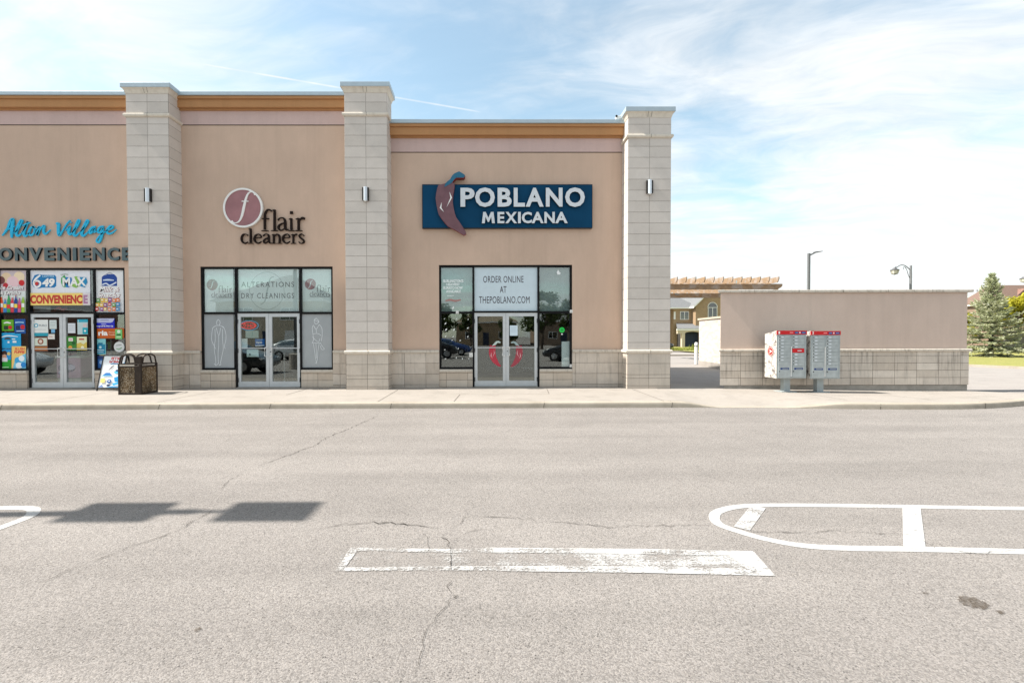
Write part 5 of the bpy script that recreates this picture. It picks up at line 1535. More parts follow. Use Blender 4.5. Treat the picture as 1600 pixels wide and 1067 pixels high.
# low pale brick wall further back, its sunny side facing the passage
A, B = gnd(1125.5, 577, 0), gnd(1092, 571.2, 0)
A = (A[0]+.35*(A[0]-B[0]), A[1]+.35*(A[1]-B[1]))
lw = thing('low_brick_wall', 'sunlit pale brick wall end behind the passage beside the white bollard', 'wall', (B[0], B[1], 0))
def slab_between(a, b, th, z0, z1, over=0.0):
    l = math.dist(a, b)
    ux, uy = (b[0]-a[0])/l, (b[1]-a[1])/l
    nx, ny = -uy, ux
    if nx < 0: nx, ny = -nx, -ny
    a = (a[0]-ux*over, a[1]-uy*over); b = (b[0]+ux*over, b[1]+uy*over)
    c = [(a[0]-nx*over, a[1]-ny*over), (b[0]-nx*over, b[1]-ny*over), (b[0]+nx*(th+over), b[1]+ny*(th+over)), (a[0]+nx*(th+over), a[1]+ny*(th+over))]
    v = [(x, y, z0) for x, y in c]+[(x, y, z1) for x, y in c]
    return MB().add(v, [(0, 3, 2, 1), (4, 5, 6, 7), (0, 1, 5, 4), (1, 2, 6, 5), (2, 3, 7, 6), (3, 0, 4, 7)])
LO = (B[0], B[1], 0)
slab_between(A, B, .3, 0, 2.44).build('brick_face', 'pale_brick', lw, LO)
slab_between(A, B, .3, 2.44, 2.53, .06).build('coping', 'stone_trim', lw, LO)
slab_between(A, B, .3, 0, .28, .03).build('plinth', 'concrete', lw, LO)
# white bollard
bx, by = gnd(1087.8, 569.5, 0)
bl = thing('bollard', 'slim white bollard with dark bands in front of the pale brick wall', 'bollard', (bx, by, 0))
MB().lathe([(0, 1.24), (.05, 1.24), (.085, 1.19), (.09, 1.14), (.09, 0)][::-1], 14).build('post', 'white_trim', bl)
MB().lathe([(.092, 1.0), (.092, 1.05)], 14).build('band', 'pole_dark', bl)
MB().lathe([(.15, 0), (.15, .03), (0, .03)], 14).build('base', 'concrete', bl)

# ------------------------------------------------------------------ pergola behind the wall
PD, PK = 26.2, 26.2/15
def pz(z): return EYE+(z-EYE)*PK
GO = (13.5, PD+2.5, 0)
pg = thing('pergola', 'weathered timber pergola with slanting rafters rising above the screen wall', 'pergola', GO)
Xr = (1224-755)*PD/F_
for y in (PD, PD*18.3/15):
    for dy in (0, .24):
        yy = y+dy
        xl = 9.9 if y == PD else 12.2
        pts = [(xl, pz(3.14)), (Xr-.26, pz(3.14)), (Xr-.08, pz(3.19)), (Xr, pz(3.25)), (Xr, pz(3.31)), (xl, pz(3.31))]
        MB().prism(pts, yy, yy+.07).build('beam', 'weathered_wood', pg, GO)
    for x in (xl+.25, 17.0): MB().box(x-.1, x+.1, y+.075, y+.235, 0, pz(3.29)).build('post', 'weathered_wood', pg, GO, bevel=.008)
x = (1218.5-755)*(PD-.75)/F_
y0_, y1_ = PD-.75, PD*18.3/15+1.0
while x > 10.2:
    v = [(y0_, pz(3.42)), (y0_+.12, pz(3.315)), (y1_-.12, pz(3.315)), (y1_, pz(3.42)), (y1_, pz(3.49)), (y0_, pz(3.49))]
    vs = [(x-.025, b, c) for b, c in v]+[(x+.025, b, c) for b, c in v]
    MB().add(vs, [(0, 1, 2, 3, 4, 5), (11, 10, 9, 8, 7, 6)]+[(j, j+6, (j+1) % 6+6, (j+1) % 6) for j in range(6)]).build('rafter', 'weathered_wood', pg, GO)
    x -= 14.5*(PD-.75)/F_

# ------------------------------------------------------------------ lamp posts
def on(px, d): return (px-755)/F_*d
lx_, ly_ = on(1265, 35.0), 35.0
t = thing('parking_light', 'tall square grey parking light with a flat arm rising over the wall', 'lamp post', (lx_, ly_, 0))
ztop = at(1265, 396, ly_)[1]
MB().box(-.08, .08, -.08, .08, 0, ztop).build('pole', 'pole_grey', t, bevel=.01)
MB().lathe([(.3, 0), (.3, .55), (.1, .6)], 16).build('footing', 'concrete', t)
mb = MB()
v = [(.08, -.05, ztop-.2), (.08, .05, ztop-.2), (.5, .05, ztop+.02), (.5, -.05, ztop+.02), (.08, -.05, ztop-.07), (.08, .05, ztop-.07), (.5, .05, ztop+.10), (.5, -.05, ztop+.10)]
mb.add(v, [(0, 1, 2, 3), (7, 6, 5, 4), (0, 3, 7, 4), (1, 5, 6, 2), (0, 4, 5, 1)])
mb.build('arm', 'pole_grey', t)
mb = MB()
v = [(.42, -.15, ztop+.02), (.42, .15, ztop+.02), (1.0, .15, ztop+.13), (1.0, -.15, ztop+.13), (.42, -.13, ztop+.12), (.42, .13, ztop+.12), (1.0, .11, ztop+.17), (1.0, -.11, ztop+.17)]
mb.add(v, [(0, 1, 2, 3), (7, 6, 5, 4), (0, 3, 7, 4), (1, 5, 6, 2), (0, 4, 5, 1), (3, 2, 6, 7)])
mb.build('lamp_head', 'pole_dark', t)
MB().add([(.5, -.1, ztop+.028), (.5, .1, ztop+.028), (.95, .1, ztop+.113), (.95, -.1, ztop+.113)], [(0, 1, 2, 3)]).build('lens', 'white_trim', t)
def lantern_post(label, x, d, ztop, group):
    t = thing('street_lamp', label, 'street lamp', (x, d, 0), group)
    MB().tube([(0, 0, 0), (0, 0, ztop)], [.10, .062], 12).build('pole', 'pole_grey', t)
    MB().lathe([(.17, 0), (.17, .9), (.11, 1.0)], 14).build('base', 'pole_grey', t)
    P = []
    for q in range(15):
        u = q/14
        P.append((-.05-.87*u, 0, ztop-.28+.40*math.sin(u*2.35)-.12*u))
    arm = MB().tube(P, .026, 8)
    arm.tube([(-.06, 0, ztop-.85), (-.16, 0, ztop-.62), (-.28, 0, ztop-.25), (-.36, 0, ztop-.12)], .016, 6)
    arm.tube([(-.44+.07*math.cos(a/2), 0, ztop-.17+.09*math.sin(a/2)) for a in range(0, 10)], .014, 6)
    arm.build('arm', 'pole_dark', t)
    xe, ze = P[-1][0]-.10, P[-1][2]
    MB().tube([P[-1], (xe-.02, 0, ze+.02), (xe-.04, 0, ze-.05)], .024, 8).build('elbow', 'pole_dark', t)
    MB().lathe([(.02, .0), (.08, -.03), (.12, -.10), (.235, -.16), (.245, -.20), (.20, -.205)], 8, (xe-.05, 0, ze)).build('lamp_cap', 'pole_dark', t)
    MB().lathe([(.215, -.21), (.15, -.44), (.0, -.46)], 8, (xe-.05, 0, ze)).build('lantern_glass', 'lantern_pane', t)
    mb = MB()
    for q in range(8):
        a = 2*math.pi*q/8
        mb.tube([(xe-.05+.222*math.cos(a), .222*math.sin(a), ze-.205), (xe-.05+.153*math.cos(a), .153*math.sin(a), ze-.445)], .011, 5)
    mb.lathe([(.0, -.50), (.05, -.48), (.16, -.445), (.16, -.435)], 8, (xe-.05, 0, ze))
    mb.build('lantern_frame', 'pole_dark', t)
    return t
plain('lantern_pane', (0.62, 0.60, 0.50), 0.3)
lantern_post('grey lamp post with curled arm and lantern standing beyond the right part of the wall', on(1426, 30.0), 30.0, at(1426, 415, 30.0)[1], 'lantern street lamps')
lantern_post('street lamp whose lantern tip just enters the right edge of the view', on(1627, 35.0), 35.0, 6.25, 'lantern street lamps')

# lot light standing to the left, outside the view; its two heads throw the shadow on the asphalt
hx, hy = -2.68, 4.17
Hh = 7.6
px_, py_ = hx-Hh/math.tan(SUN_EL)*math.cos(SUN_IN), hy-Hh/math.tan(SUN_EL)*math.sin(SUN_IN)
t = thing('lot_light', 'double headed parking lot light casting its shadow over the asphalt', 'lamp post', (px_, py_, 0))
MB().box(-.065, .065, -.065, .065, 0, Hh).build('pole', 'pole_grey', t)
MB().lathe([(.3, 0), (.3, .75), (.1, .8)], 16).build('footing', 'concrete', t)
MB().box(-.5, .5, -.035, .035, Hh-.03, Hh+.06).build('arm', 'pole_grey', t)
for sgn in (-1, 1):
    x0, x1 = sorted((sgn*.33, sgn*1.06))
    MB().box(x0, x1, -.235, .235, Hh-.06, Hh+.10).build('lamp_head', 'pole_dark', t, bevel=.02)

# ------------------------------------------------------------------ vegetation
def spruce(label, x, y, h, rb, seed):
    rr = random.Random(seed)
    t = thing('spruce_tree', label, 'tree', (x, y, .1))
    MB().tube([(0, 0, 0), (.02, 0, h*.5), (0, 0, h*.98)], [.14, .085, .012], 10).build('trunk', 'bark', t)
    mb = MB()
    br = MB()
    def blade(p, d, l, w, roll):
        d = d.normalized()
        s = d.cross(Vector((0, 0, 1)))
        if s.length < .05: s = Vector((1, 0, 0))
        s.normalize()
        n_ = s.cross(d)
        s2 = s*math.cos(roll)+n_*math.sin(roll)
        m_ = p+d*l*.45
        mb.add([p, m_+s2*w, p+d*l, m_-s2*w], [(0, 1, 2, 3)])
    z = .14
    while z < h-.1:
        u = z/h
        L0 = rb*(1-u)**1.02*(0.9 if u < .06 else 1)+.03
        nb = max(5, int(15*(1-u)+5))
        a0 = rr.uniform(0, 6.28)
        wh = rr.uniform(.84, 1.08)
        for b in range(nb):
            a = a0+2*math.pi*b/nb+rr.gauss(0, .16)
            L = L0*wh*rr.uniform(.66, 1.16)
            rise = .06+.70*u
            droop = (.42-.35*u)*rr.uniform(.7, 1.25)
            dv = Vector((math.cos(a), math.sin(a), 0))
            pts = []
            for q in range(7):
                s = q/6
                pts.append(Vector((0, 0, z+rr.gauss(0, .015)))+dv*(L*s)+Vector((0, 0, L*(rise*s-droop*s*s*1.1+.22*s**4))))
            br.tube([pts[0], pts[3], pts[6]], [.022, .014, .004], 4, 0, False)
            ns_ = max(4, int(L*13))
            for q in range(ns_):
                s = .16+.84*(q+rr.random())/ns_
                i = min(5, int(s*6))
                p = pts[i].lerp(pts[i+1], s*6-i)
                d = (pts[i+1]-pts[i]).normalized()
                for sd in (-1, 1):
                    side = dv.cross(Vector((0, 0, 1)))*sd
                    lat = (.30*(1-s)+.10)*min(1.0, L/1.1)*rr.uniform(.7, 1.3)
                    dd = (d*.75+side*rr.uniform(.5, 1.1)+Vector((0, 0, rr.uniform(-.25, .10))))
                    for _ in range(3):
                        q0 = p+dd.normalized()*(lat*.45*_*.5)
                        blade(q0+Vector((rr.gauss(0, .02), rr.gauss(0, .02), rr.gauss(0, .02))), dd+Vector((rr.gauss(0, .2), rr.gauss(0, .2), rr.gauss(0, .16))), rr.uniform(.13, .26), rr.uniform(.022, .042), rr.uniform(-1.2, 1.2))
            for _ in range(5):
                blade(pts[6], (pts[6]-pts[5]).normalized()+Vector((rr.gauss(0, .3), rr.gauss(0, .3), rr.uniform(0, .35))), rr.uniform(.12, .24), .03, rr.uniform(-1.2, 1.2))
        z += .17+.12*(1-u)*rr.uniform(.8, 1.2)
    for k in range(26):
        blade(Vector((0, 0, h-.3+.3*k/26)), Vector((rr.gauss(0, .5), rr.gauss(0, .5), .8)), .18, .02, 0)
    br.build('branches', 'bark', t)
    mb.build('crown', 'spruce_needles', t)
    return t
sxx, syy = gnd(1548, 557, .1)
spruce('pale green spruce standing on the grass beyond the end of the screen wall', sxx, syy, at(1548, 428, syy)[1]-.1, 2.1, 4)

def broad(name, label, x, y, h, crown_z, rx, rz_, mat, seed, n=2600, leaf=.16, group=None, clumps=16):
    rr = random.Random(seed)
    t = thing(name, label, 'tree', (x, y, 0), group)
    tr = MB().tube([(0, 0, 0), (rr.gauss(0, .05), 0, crown_z*.6), (0, 0, crown_z)], [h*.022+.03, h*.016+.02, .03], 9)
    cs = []
    for k in range(clumps):
        a, e = rr.uniform(0, 6.28), rr.uniform(-.75, 1)
        q = rr.uniform(.45, .92)
        c = Vector((math.cos(a)*rx*q*math.sqrt(max(0, 1-e*e*.7)), math.sin(a)*rx*q*math.sqrt(max(0, 1-e*e*.7)), crown_z+e*rz_*q))
        cs.append((c, rx*rr.uniform(.24, .42)))
        tr.tube([(0, 0, crown_z-rz_*.75), tuple((c+Vector((0, 0, crown_z-rz_*.5)))/2+Vector((0, 0, -.1))), tuple(c)], [.05+.01*h/4, .03, .008], 5, 0, False)
    tr.build('trunk', 'bark', t)
    mb = MB()
    for k in range(n):
        c, r_ = cs[rr.randrange(len(cs))]
        d = Vector((rr.gauss(0, 1), rr.gauss(0, 1), rr.gauss(0, .8))).normalized()
        p = c+d*r_*rr.random()**.4
        a = Vector((rr.gauss(0, 1), rr.gauss(0, 1), rr.gauss(0, .6))).normalized()
        b = a.cross(Vector((rr.gauss(0, 1), rr.gauss(0, 1), rr.gauss(0, 1)))).normalized()
        s = leaf*rr.uniform(.6, 1.25)
        mb.add([p-a*s, p+b*s*.45, p+a*s, p-b*s*.45], [(0, 1, 2, 3)])
    mb.build('crown', mat, t)
    return t
broad('maple_tree', 'yellow green leafy tree at the right edge above the dark fence', on(1598, 41), 41, 5.2, at(1598, 490, 41)[1], 1.75, 1.7, 'yellow_leaves', 8, 4200, .15)
broad('shrub', 'low yellow green shrub half hidden between the wall end and the spruce', on(1513, 39), 39, 3.2, 2.6, 1.0, 1.6, 'yellow_leaves', 9, 1500, .13)
# weeds on the front lawn beside the driveway
mb = MB()
rr = random.Random(12)
for k in range(1500):
    if k % 3: x, y = rr.uniform(19.5, 24), rr.uniform(46, 50)
    else: x, y = rr.gauss(23.4, .7), rr.gauss(47.2, .5)
    h = rr.uniform(.12, .38) if not (abs(x-23.4) < 1) else rr.uniform(.3, .75)
    a = rr.uniform(0, 6.28)
    l = rr.gauss(0, .12)
    mb.add([(x-.03*math.cos(a), y-.03*math.sin(a), .09), (x+.03*math.cos(a), y+.03*math.sin(a), .09), (x+l, y+rr.gauss(0, .1), .09+h)], [(0, 1, 2)])
tag(mb.build('grass', 'grass_blades'), kind='stuff')

# ------------------------------------------------------------------ dark fence at the right edge
fx0, fy = on(1578, 38.0), 38.0
fn = thing('wood_fence', 'dark grey board fence beside the spruce at the right edge', 'fence', (fx0+3, fy, .1))
mb = MB()
rr = random.Random(3)
for i in range(44):
    x = -3+.15*i
    mb.box(x, x+.14, rr.uniform(-.006, .006), .022, .04, 1.72+rr.uniform(-.01, .01))
mb.build('board_panel', 'fence_wood', fn)
for x in (-3, -.9, 1.2, 3.3): MB().box(x-.06, x+.06, .024, .14, 0, 1.95).build('fence_post', 'fence_wood', fn)
MB().box(-3.1, 3.6, -.03, .1, 1.73, 1.80).build('top_rail', 'fence_wood', fn)
mb = MB()
for i in range(28): mb.box(-2.95+.23*i, -2.92+.23*i, .02, .06, 1.80, 2.18)
mb.box(-3.1, 3.6, .0, .09, 2.18, 2.25)
mb.build('lattice_top', 'stone_trim', fn)

# ------------------------------------------------------------------ houses
def window(parent, origin, x0, x1, z0, z1, Y, face=-1, arch=0.0, bars=1, trim='white_trim'):
    s = face
    mb = MB()
    f = .07
    y0, y1 = sorted((Y, Y+s*.07))
    mb.box(x0, x0+f, y0, y1, z0, z1); mb.box(x1-f, x1, y0, y1, z0, z1); mb.box(x0+f, x1-f, y0, y1, z1-f, z1); mb.box(x0+f, x1-f, y0, y1, z0, z0+f)
    for b in range(bars):
        xm = x0+(x1-x0)*(b+1)/(bars+1)
        mb.box(xm-.035, xm+.035, y0, y1, z0+f, z1-f)
    if arch:
        n = 12
        P = [((x0+x1)/2+(x1-x0)/2*math.cos(math.pi*i/n), z1+arch*math.sin(math.pi*i/n)) for i in range(n+1)]
        mb.tube([(x, Y+s*.035, z) for x, z in P], .05, 6)
    w = mb.build('window', trim, parent, origin)
    m2 = MB()
    yg = Y+s*.02
    m2.box(x0+.02, x1-.02, min(yg, yg-s*.02), max(yg, yg-s*.02), z0+.02, z1-.02)
    if arch: m2.prism(P, min(yg, yg-s*.02), max(yg, yg-s*.02))
    m2.build('glass', 'house_glass', w, origin)
    return w
def hip_roof(x0, x1, y0, y1, z0, z1, ov=.35, gable=False, th=.16):
    x0 -= ov; x1 += ov; y0 -= ov; y1 += ov
    mb = MB()
    w, d = x1-x0, y1-y0
    if w >= d:
        i = 0.0 if gable else d/2
        r = [(x0+i, (y0+y1)/2, z1), (x1-i, (y0+y1)/2, z1)]
        v = [(x0, y0, z0), (x1, y0, z0), (x1, y1, z0), (x0, y1, z0)]+r
        fs = [(0, 1, 5, 4), (1, 2, 5), (2, 3, 4, 5), (3, 0, 4)]
    else:
        i = 0.0 if gable else w/2
        r = [((x0+x1)/2, y0+i, z1), ((x0+x1)/2, y1-i, z1)]
        v = [(x0, y0, z0), (x1, y0, z0), (x1, y1, z0), (x0, y1, z0)]+r
        fs = [(0, 1, 4), (1, 2, 5, 4), (2, 3, 5), (3, 0, 4, 5)]
    mb.add(v, fs, 0)
    mb.add([(x0, y0, z0-th), (x1, y0, z0-th), (x1, y1, z0-th), (x0, y1, z0-th), (x0, y0, z0), (x1, y0, z0), (x1, y1, z0), (x0, y1, z0)], [(0, 3, 2, 1), (0, 1, 5, 4), (1, 2, 6, 5), (2, 3, 7, 6), (3, 0, 4, 7)], 1)
    return mb
# tan brick house seen through the gap beside the end pillar
D = 62.0
def X_(px): return (px-755)/F_*D
def Z_(py): return at(1085, py, D)[1]
ho = (X_(1075), D, 0)
h1 = thing('brick_house', 'tan brick house with an arched window and navy garage seen through the gap', 'house', ho)
E = Z_(480.5)
mb = MB()
mb.box(X_(1053), X_(1084), D, D+9, 0, E)
mb.box(X_(1000), X_(1053), D+1.0, D+9, 0, E-.2)
g0, g1 = X_(1082), X_(1150)
gm = (g0+g1)/2
zb, ze, zr = Z_(510.5), Z_(476), Z_(443)
mb.prism([(g0, zb), (g1, zb), (g1, ze), (gm, zr), (g0, ze)], D-1.1, D+8)
mb.box(g0+.4, g1, D-.6, D+8, 0, zb-.01)
mb.build('wall', 'tan_brick', h1, ho)
hip_roof(X_(1001), X_(1088), D, D+9, E, E+3.2).build('roof', ['roof_grey', 'white_trim'], h1, ho)
mb = MB()
ov = .45
for sg_, (xa, xb) in ((1, (g0-ov, gm)), (-1, (g1+ov, gm))):
    za = ze-(zr-ze)/(gm-g0)*ov
    v = [(xa, D-1.5, za+.12), (xb, D-1.5, zr+.12), (xb, D+8, zr+.12), (xa, D+8, za+.12), (xa, D-1.5, za-.1), (xb, D-1.5, zr-.1), (xb, D+8, zr-.1), (xa, D+8, za-.1)]
    mb.add(v, [(0, 1, 2, 3), (7, 6, 5, 4)], 0)
    mb.add(v, [(0, 4, 5, 1), (0, 3, 7, 4)], 1)
mb.build('gable_roof', ['roof_grey', 'white_trim'], h1, ho)
window(h1, ho, X_(1063.2), X_(1077), Z_(499.5), Z_(486.5), D, -1, 0, 1)
window(h1, ho, X_(1100.5), X_(1115), Z_(499), Z_(481), D-1.1, -1, .65, 1)
MB().box(X_(1053.3), X_(1056), D-.06, D-.003, Z_(499), Z_(487)).build('shutter', 'white_trim', h1, ho)
# porch roof, fascia, arch and garage
mb = MB()
z5, z6, z7 = Z_(505), Z_(513.5), Z_(516.5)
xa, xb = X_(1048), X_(1094)
v = [(xa, D-2.2, z6), (xb, D-2.2, z6), (xb-.2, D-.02, z5), (xa+.8, D-.02, z5)]
mb.add(v+[(x, y, z-.05) for x, y, z in v], [(0, 1, 2, 3), (7, 6, 5, 4), (0, 4, 5, 1), (3, 7, 4, 0), (1, 5, 6, 2)], 0)
mb.build('porch_roof', 'roof_grey', h1, ho)
MB().box(xa, xb, D-2.2, D-2.0, z7, z6-.052).build('fascia', 'white_trim', h1, ho)
gx0, gx1 = X_(1060), X_(1084.5)
n = 14
arch = [(gx0+(gx1-gx0)*(.5-.5*math.cos(math.pi*i/n)), Z_(521.5)+.28*math.sin(math.pi*i/n)) for i in range(n+1)]
outl = [(X_(1049), z7), (X_(1049), Z_(521.5)), (gx0, Z_(521.5))]+arch[1:-1]+[(gx1, Z_(521.5)), (X_(1093), Z_(521.5)), (X_(1093), z7)]
MB().prism(outl, D-2.15, D-1.8).build('arch_lintel', 'stone_trim', h1, ho)
for a, b in ((1055.5, 1060), (1084.5, 1088)): MB().box(X_(a), X_(b), D-2.2, D-1.75, 0, Z_(521.5)).build('porch_pillar', 'stone_trim', h1, ho)
MB().box(gx0-.1, gx1+.1, D-1.2, D-.002, 0, z7-.002).build('garage_reveal', 'interior_dark', h1, ho)
gd = MB()
gd.box(gx0+.15, gx1-.05, D-1.26, D-1.2, 0.02, Z_(522))
for r_ in range(4):
    for c_ in range(4):
        w_ = (gx1-gx0-.3)/4
        x_ = gx0+.22+c_*w_
        z_ = .12+r_*.5
        gd.box(x_, x_+w_-.1, D-1.275, D-1.262, z_, z_+.38)
gd.build('garage_door', 'garage_navy', h1, ho)
MB().box(X_(1089), X_(1092.5), D-.66, D-.6, 0, Z_(520)).build('front_door', 'red_brick', h1, ho)

def simple_house(label, x0, x1, y0, y1, eave, ridge, wallm, roofm, face, wins, gable=False, door=None, garage=None, chim=None, name='brick_house', group=None):
    o = ((x0+x1)/2, (y0+y1)/2, 0)
    t = thing(name, label, 'house', o, group)
    MB().box(x0, x1, y0, y1, 0, eave-.1).build('wall', wallm, t, o)
    rf = hip_roof(x0, x1, y0, y1, eave, ridge, .4, gable).build('roof', [roofm, 'white_trim'], t, o)
    Y = y0 if face < 0 else y1
    for a, b, c, d in wins: window(t, o, a, b, c, d, Y, face, 0, 1)
    if door: MB().box(door[0], door[1], min(Y, Y+face*.05), max(Y, Y+face*.05), .1, 2.2).build('door', 'garage_navy', t, o)
    if garage: MB().box(garage[0], garage[1], min(Y, Y+face*.06), max(Y, Y+face*.06), .05, 2.3).build('garage_door', 'white_trim', t, o)
    if chim: MB().box(chim[0], chim[0]+.7, chim[1], chim[1]+.7, eave, ridge+.8).build('chimney', wallm, rf, o)
    return t
# red and brown houses beyond the spruce
d2 = 60.0
def X2(px, d=d2): return (px-755)/F_*d
def Z2(py, d=d2): return at(1550, py, d)[1]
simple_house('brown brick house with a brown hipped roof behind the spruce', 67.4, 80.0, d2, d2+4, Z2(474.5), Z2(443), 'brown_brick', 'roof_brown', -1, [(70.0, 71.2, Z2(489), Z2(478))], chim=None)
t = simple_house('red brick house with a red gable behind the yellow green tree', X2(1590), X2(1720), d2+2, d2+8, Z2(478), Z2(440), 'red_brick', 'roof_brown', -1, [(X2(1596), X2(1606), Z2(493), Z2(481)), (X2(1576), X2(1583), Z2(528), Z2(512))])
to = t.location
MB().prism([(X2(1592), Z2(500)), (X2(1640), Z2(500)), (X2(1640), Z2(476)), (X2(1616), Z2(450)), (X2(1592), Z2(472))], d2+.6, d2+2.01).build('gable', 'red_brick', t, tuple(to))
# buildings across the lot, seen only mirrored in the shop glass
RGp = 'houses across the parking lot'
simple_house('large pale house with grey roof mirrored in the cleaners windows', -29, -17.5, -34, -23, 5.6, 9.0, 'stone_trim', 'roof_grey', 1, [(-27, -25, 3.4, 4.8), (-22, -20, 3.4, 4.8)], door=(-24, -23), garage=(-21.5, -18.8), group=RGp)
simple_house('wide brick house with tan roof mirrored in the restaurant doors', -4.5, 5.5, -62, -50, 4.0, 6.9, 'tan_brick', 'roof_tan', 1, [(-3, -1.6, 1.2, 2.4), (2.6, 4.2, 1.2, 2.4)], door=(0, 1), garage=None, group=RGp)
simple_house('smaller brown house mirrored left of the restaurant doors', -17, -8, -62, -52, 3.6, 6.4, 'brown_brick', 'roof_grey', 1, [(-15, -13.5, 1.2, 2.4)], garage=(-12, -9.5), group=RGp)
simple_house('brown house mirrored at the right of the restaurant window', 9, 19, -60, -50, 4.2, 7.2, 'brown_brick', 'roof_grey', 1, [(11, 12.5, 1.2, 2.4), (15, 17, 1.2, 2.4)], door=(13.2, 14.1), group=RGp)
simple_house('grey roofed house mirrored in the convenience store windows', -62, -50, -36, -24, 5.0, 8.2, 'red_brick', 'roof_grey', 1, [(-60, -58, 3, 4.4), (-55, -53, 3, 4.4)], garage=(-57, -54), group=RGp)
for i, (x, y, h, cz, rx, rz_, nn, lb) in enumerate(((-6.3, -38, 7, 3.9, 2.2, 2.8, 2200, 'dark leafy tree mirrored left of the restaurant doors'), (-1.9, -42, 6, 3.2, 1.7, 2.6, 1800, 'narrow dark tree mirrored in the left restaurant door'),
        (3.9, -44, 5.4, 2.8, 1.5, 2.3, 1600, 'small dark tree mirrored in the right restaurant door'), (7.4, -31, 8, 4.4, 2.7, 3.4, 2800, 'big dark tree mirrored in the lower right restaurant pane'), (11.5, -33, 7.5, 4, 2.4, 3, 2200, 'dark tree mirrored beside the biggest one'), (-12.5, -40, 6.6, 3.6, 2.0, 2.6, 1900, 'dark leafy tree mirrored at the edge of the cleaners window'))):
    broad('leafy_tree', lb, x, y, h, cz, rx, rz_, 'dark_leaves', 40+i, nn, .24, 'trees across the parking lot')

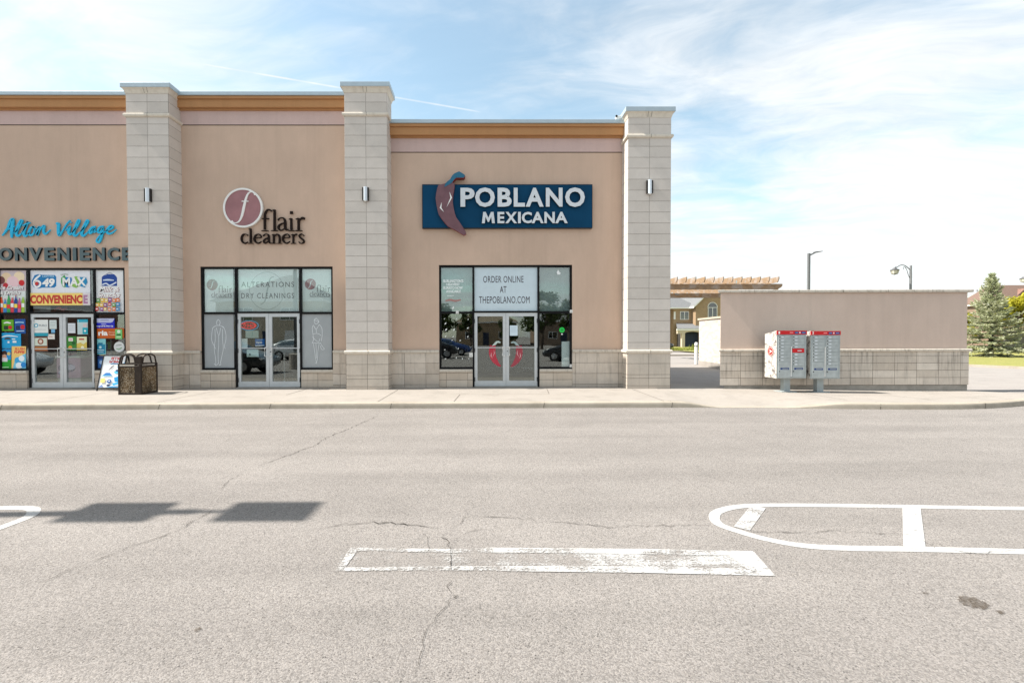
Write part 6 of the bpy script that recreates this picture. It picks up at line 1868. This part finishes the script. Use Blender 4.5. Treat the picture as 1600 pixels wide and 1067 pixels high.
# ------------------------------------------------------------------ cars
def car(label, loc, rz, paint, suv=False, group=None):
    t = thing('parked_car', label, 'car', loc, group, rz)
    k = 1.15 if suv else 1.0
    ST = [(-2.30, .42, .70, .70, .72), (-2.24, .30, .92, .94, .84), (-1.95, .24, 1.0, 1.10 if suv else 1.03, .90), (-1.25, .22, 1.0, 1.42, .91), (-.45, .22, .98, 1.48, .91), (.35, .22, .97, 1.44, .91),
          (1.12, .22, .96, .99, .90), (1.75, .23, .86, .88, .88), (2.16, .27, .70, .71, .82), (2.30, .38, .54, .55, .70)]
    if suv: ST[2] = (-2.1, .26, 1.0, 1.40, .90)
    rings = []
    for x, zb, zbelt, zr, w in ST:
        zb, zbelt, zr = zb*k, zbelt*k, zr*k
        tw = w*.74 if zr-zbelt > .15 else w*.9
        P = [(-w*.8, zb), (-w*.98, zb+.10), (-w, (zb+zbelt)/2), (-w*.96, zbelt), (-tw, zr-.05*(zr-zbelt > .1)), (-tw*.75, zr), (tw*.75, zr), (tw, zr-.05*(zr-zbelt > .1)), (w*.96, zbelt), (w, (zb+zbelt)/2), (w*.98, zb+.10), (w*.8, zb)]
        rings.append([(x, y, z) for y, z in P])
    n = 12
    mb = MB()
    mb.add([p for r_ in rings for p in r_], [(i*n+j, i*n+(j+1) % n, (i+1)*n+(j+1) % n, (i+1)*n+j) for i in range(len(ST)-1) for j in range(n)]+[tuple(range(n))[::-1], tuple((len(ST)-1)*n+j for j in range(n))])
    b = mb.build('body', paint, t, smooth=True)
    m = b.modifiers.new('smooth', 'SUBSURF'); m.levels = m.render_levels = 2
    # glazing set just proud of the body
    mb = MB()
    def P(i, s, u): # u along belt..roof on side s
        x, zb, zbelt, zr, w = ST[i]
        tw = w*.74
        return Vector((x, s*(w*.96+(tw-w*.96)*u)+s*.014, (zbelt+(zr-zbelt)*u)*k))
    for s in (-1, 1):
        q = [P(2, s, .2) if suv else P(3, s, .12)+Vector((-.35, 0, 0)), P(5, s, .08)+Vector((.42, s*.0, -.02)), P(5, s, .82), P(3, s, .84)]
        mb.add(q, [(0, 1, 2, 3) if s < 0 else (3, 2, 1, 0)])
    mb.add([(1.10, -.74, 1.03*k), (1.10, .74, 1.03*k), (.46, .60, 1.42*k), (.46, -.60, 1.42*k)], [(0, 1, 2, 3)])
    xr = -2.14 if suv else -1.93
    mb.add([(xr, -.74, 1.10*k), (xr, .74, 1.10*k), (-1.30 if not suv else -1.95, .6, 1.40*k), (-1.30 if not suv else -1.95, -.6, 1.40*k)], [(3, 2, 1, 0)])
    mb.build('glass', 'house_glass', t)
    for x in (-1.38, 1.42):
        for s in (-1, 1):
            r_ = .335*(1.08 if suv else 1)
            pr = [(r_*.6, -.11), (r_*.94, -.11), (r_, -.07), (r_, .07), (r_*.94, .11), (r_*.6, .11)]
            v = [(x+q*math.cos(2*math.pi*j/20), s*.80+y, r_+q*math.sin(2*math.pi*j/20)) for q, y in pr for j in range(20)]
            w_ = MB().add(v, [(i*20+j, i*20+(j+1) % 20, (i+1)*20+(j+1) % 20, (i+1)*20+j) for i in range(5) for j in range(20)]).build('wheel', 'tyre', t)
            m2 = MB()
            m2.add([(x+r_*.62*math.cos(2*math.pi*j/20), s*.88, r_+r_*.62*math.sin(2*math.pi*j/20)) for j in range(20)], [tuple(range(20))])
            for a in range(5): m2.tube([(x, s*.895, r_), (x+r_*.58*math.cos(a*1.2566), s*.895, r_+r_*.58*math.sin(a*1.2566))], .035, 5)
            m2.build('rim', 'rim_metal', w_)
    for s in (-1, 1):
        MB().box(2.02, 2.2, s*.62-.16, s*.62+.16, .60*k, .70*k).build('headlight', 'headlamp', t, bevel=.03)
        MB().box(-2.27, -2.15, s*.66-.13, s*.66+.13, .78*k, .90*k).build('tail_light', 'tail_red', t, bevel=.03)
        MB().box(.72, .86, s*1.0-.09, s*1.0+.09, 1.0*k, 1.12*k).build('mirror', paint, t, bevel=.03)
    return t
cg = 'parked cars'
car('dark car parked in front of the tan brick house behind the end pillar', (17.5, 47.6, .05), R(8), 'car_black', False, cg)
car('dark SUV mirrored in the lower left restaurant pane', (-4.15, -7.2, 0), R(-4), 'car_black', True, cg)
car('blue car mirrored beside the dark SUV in the restaurant pane', (-3.25, -12.4, 0), R(0), 'car_blue', False, cg)
car('dark grey car mirrored in the lower right restaurant pane', (6.1, -2.2, 0), R(200), 'car_black', False, cg)
car('silver car mirrored behind the dark grey one', (8.2, -6.4, 0), R(170), 'car_silver', False, cg)
car('black car mirrored in the cleaners doors', (-11.6, 6.2, 0), R(4), 'car_black', False, cg)
car('white car mirrored in the convenience store doors', (-21.7, 6.6, 0), R(0), 'car_white', False, cg)
car('white car mirrored far behind in the cleaners doors', (-12.6, -5.5, 0), R(0), 'car_white', False, cg)
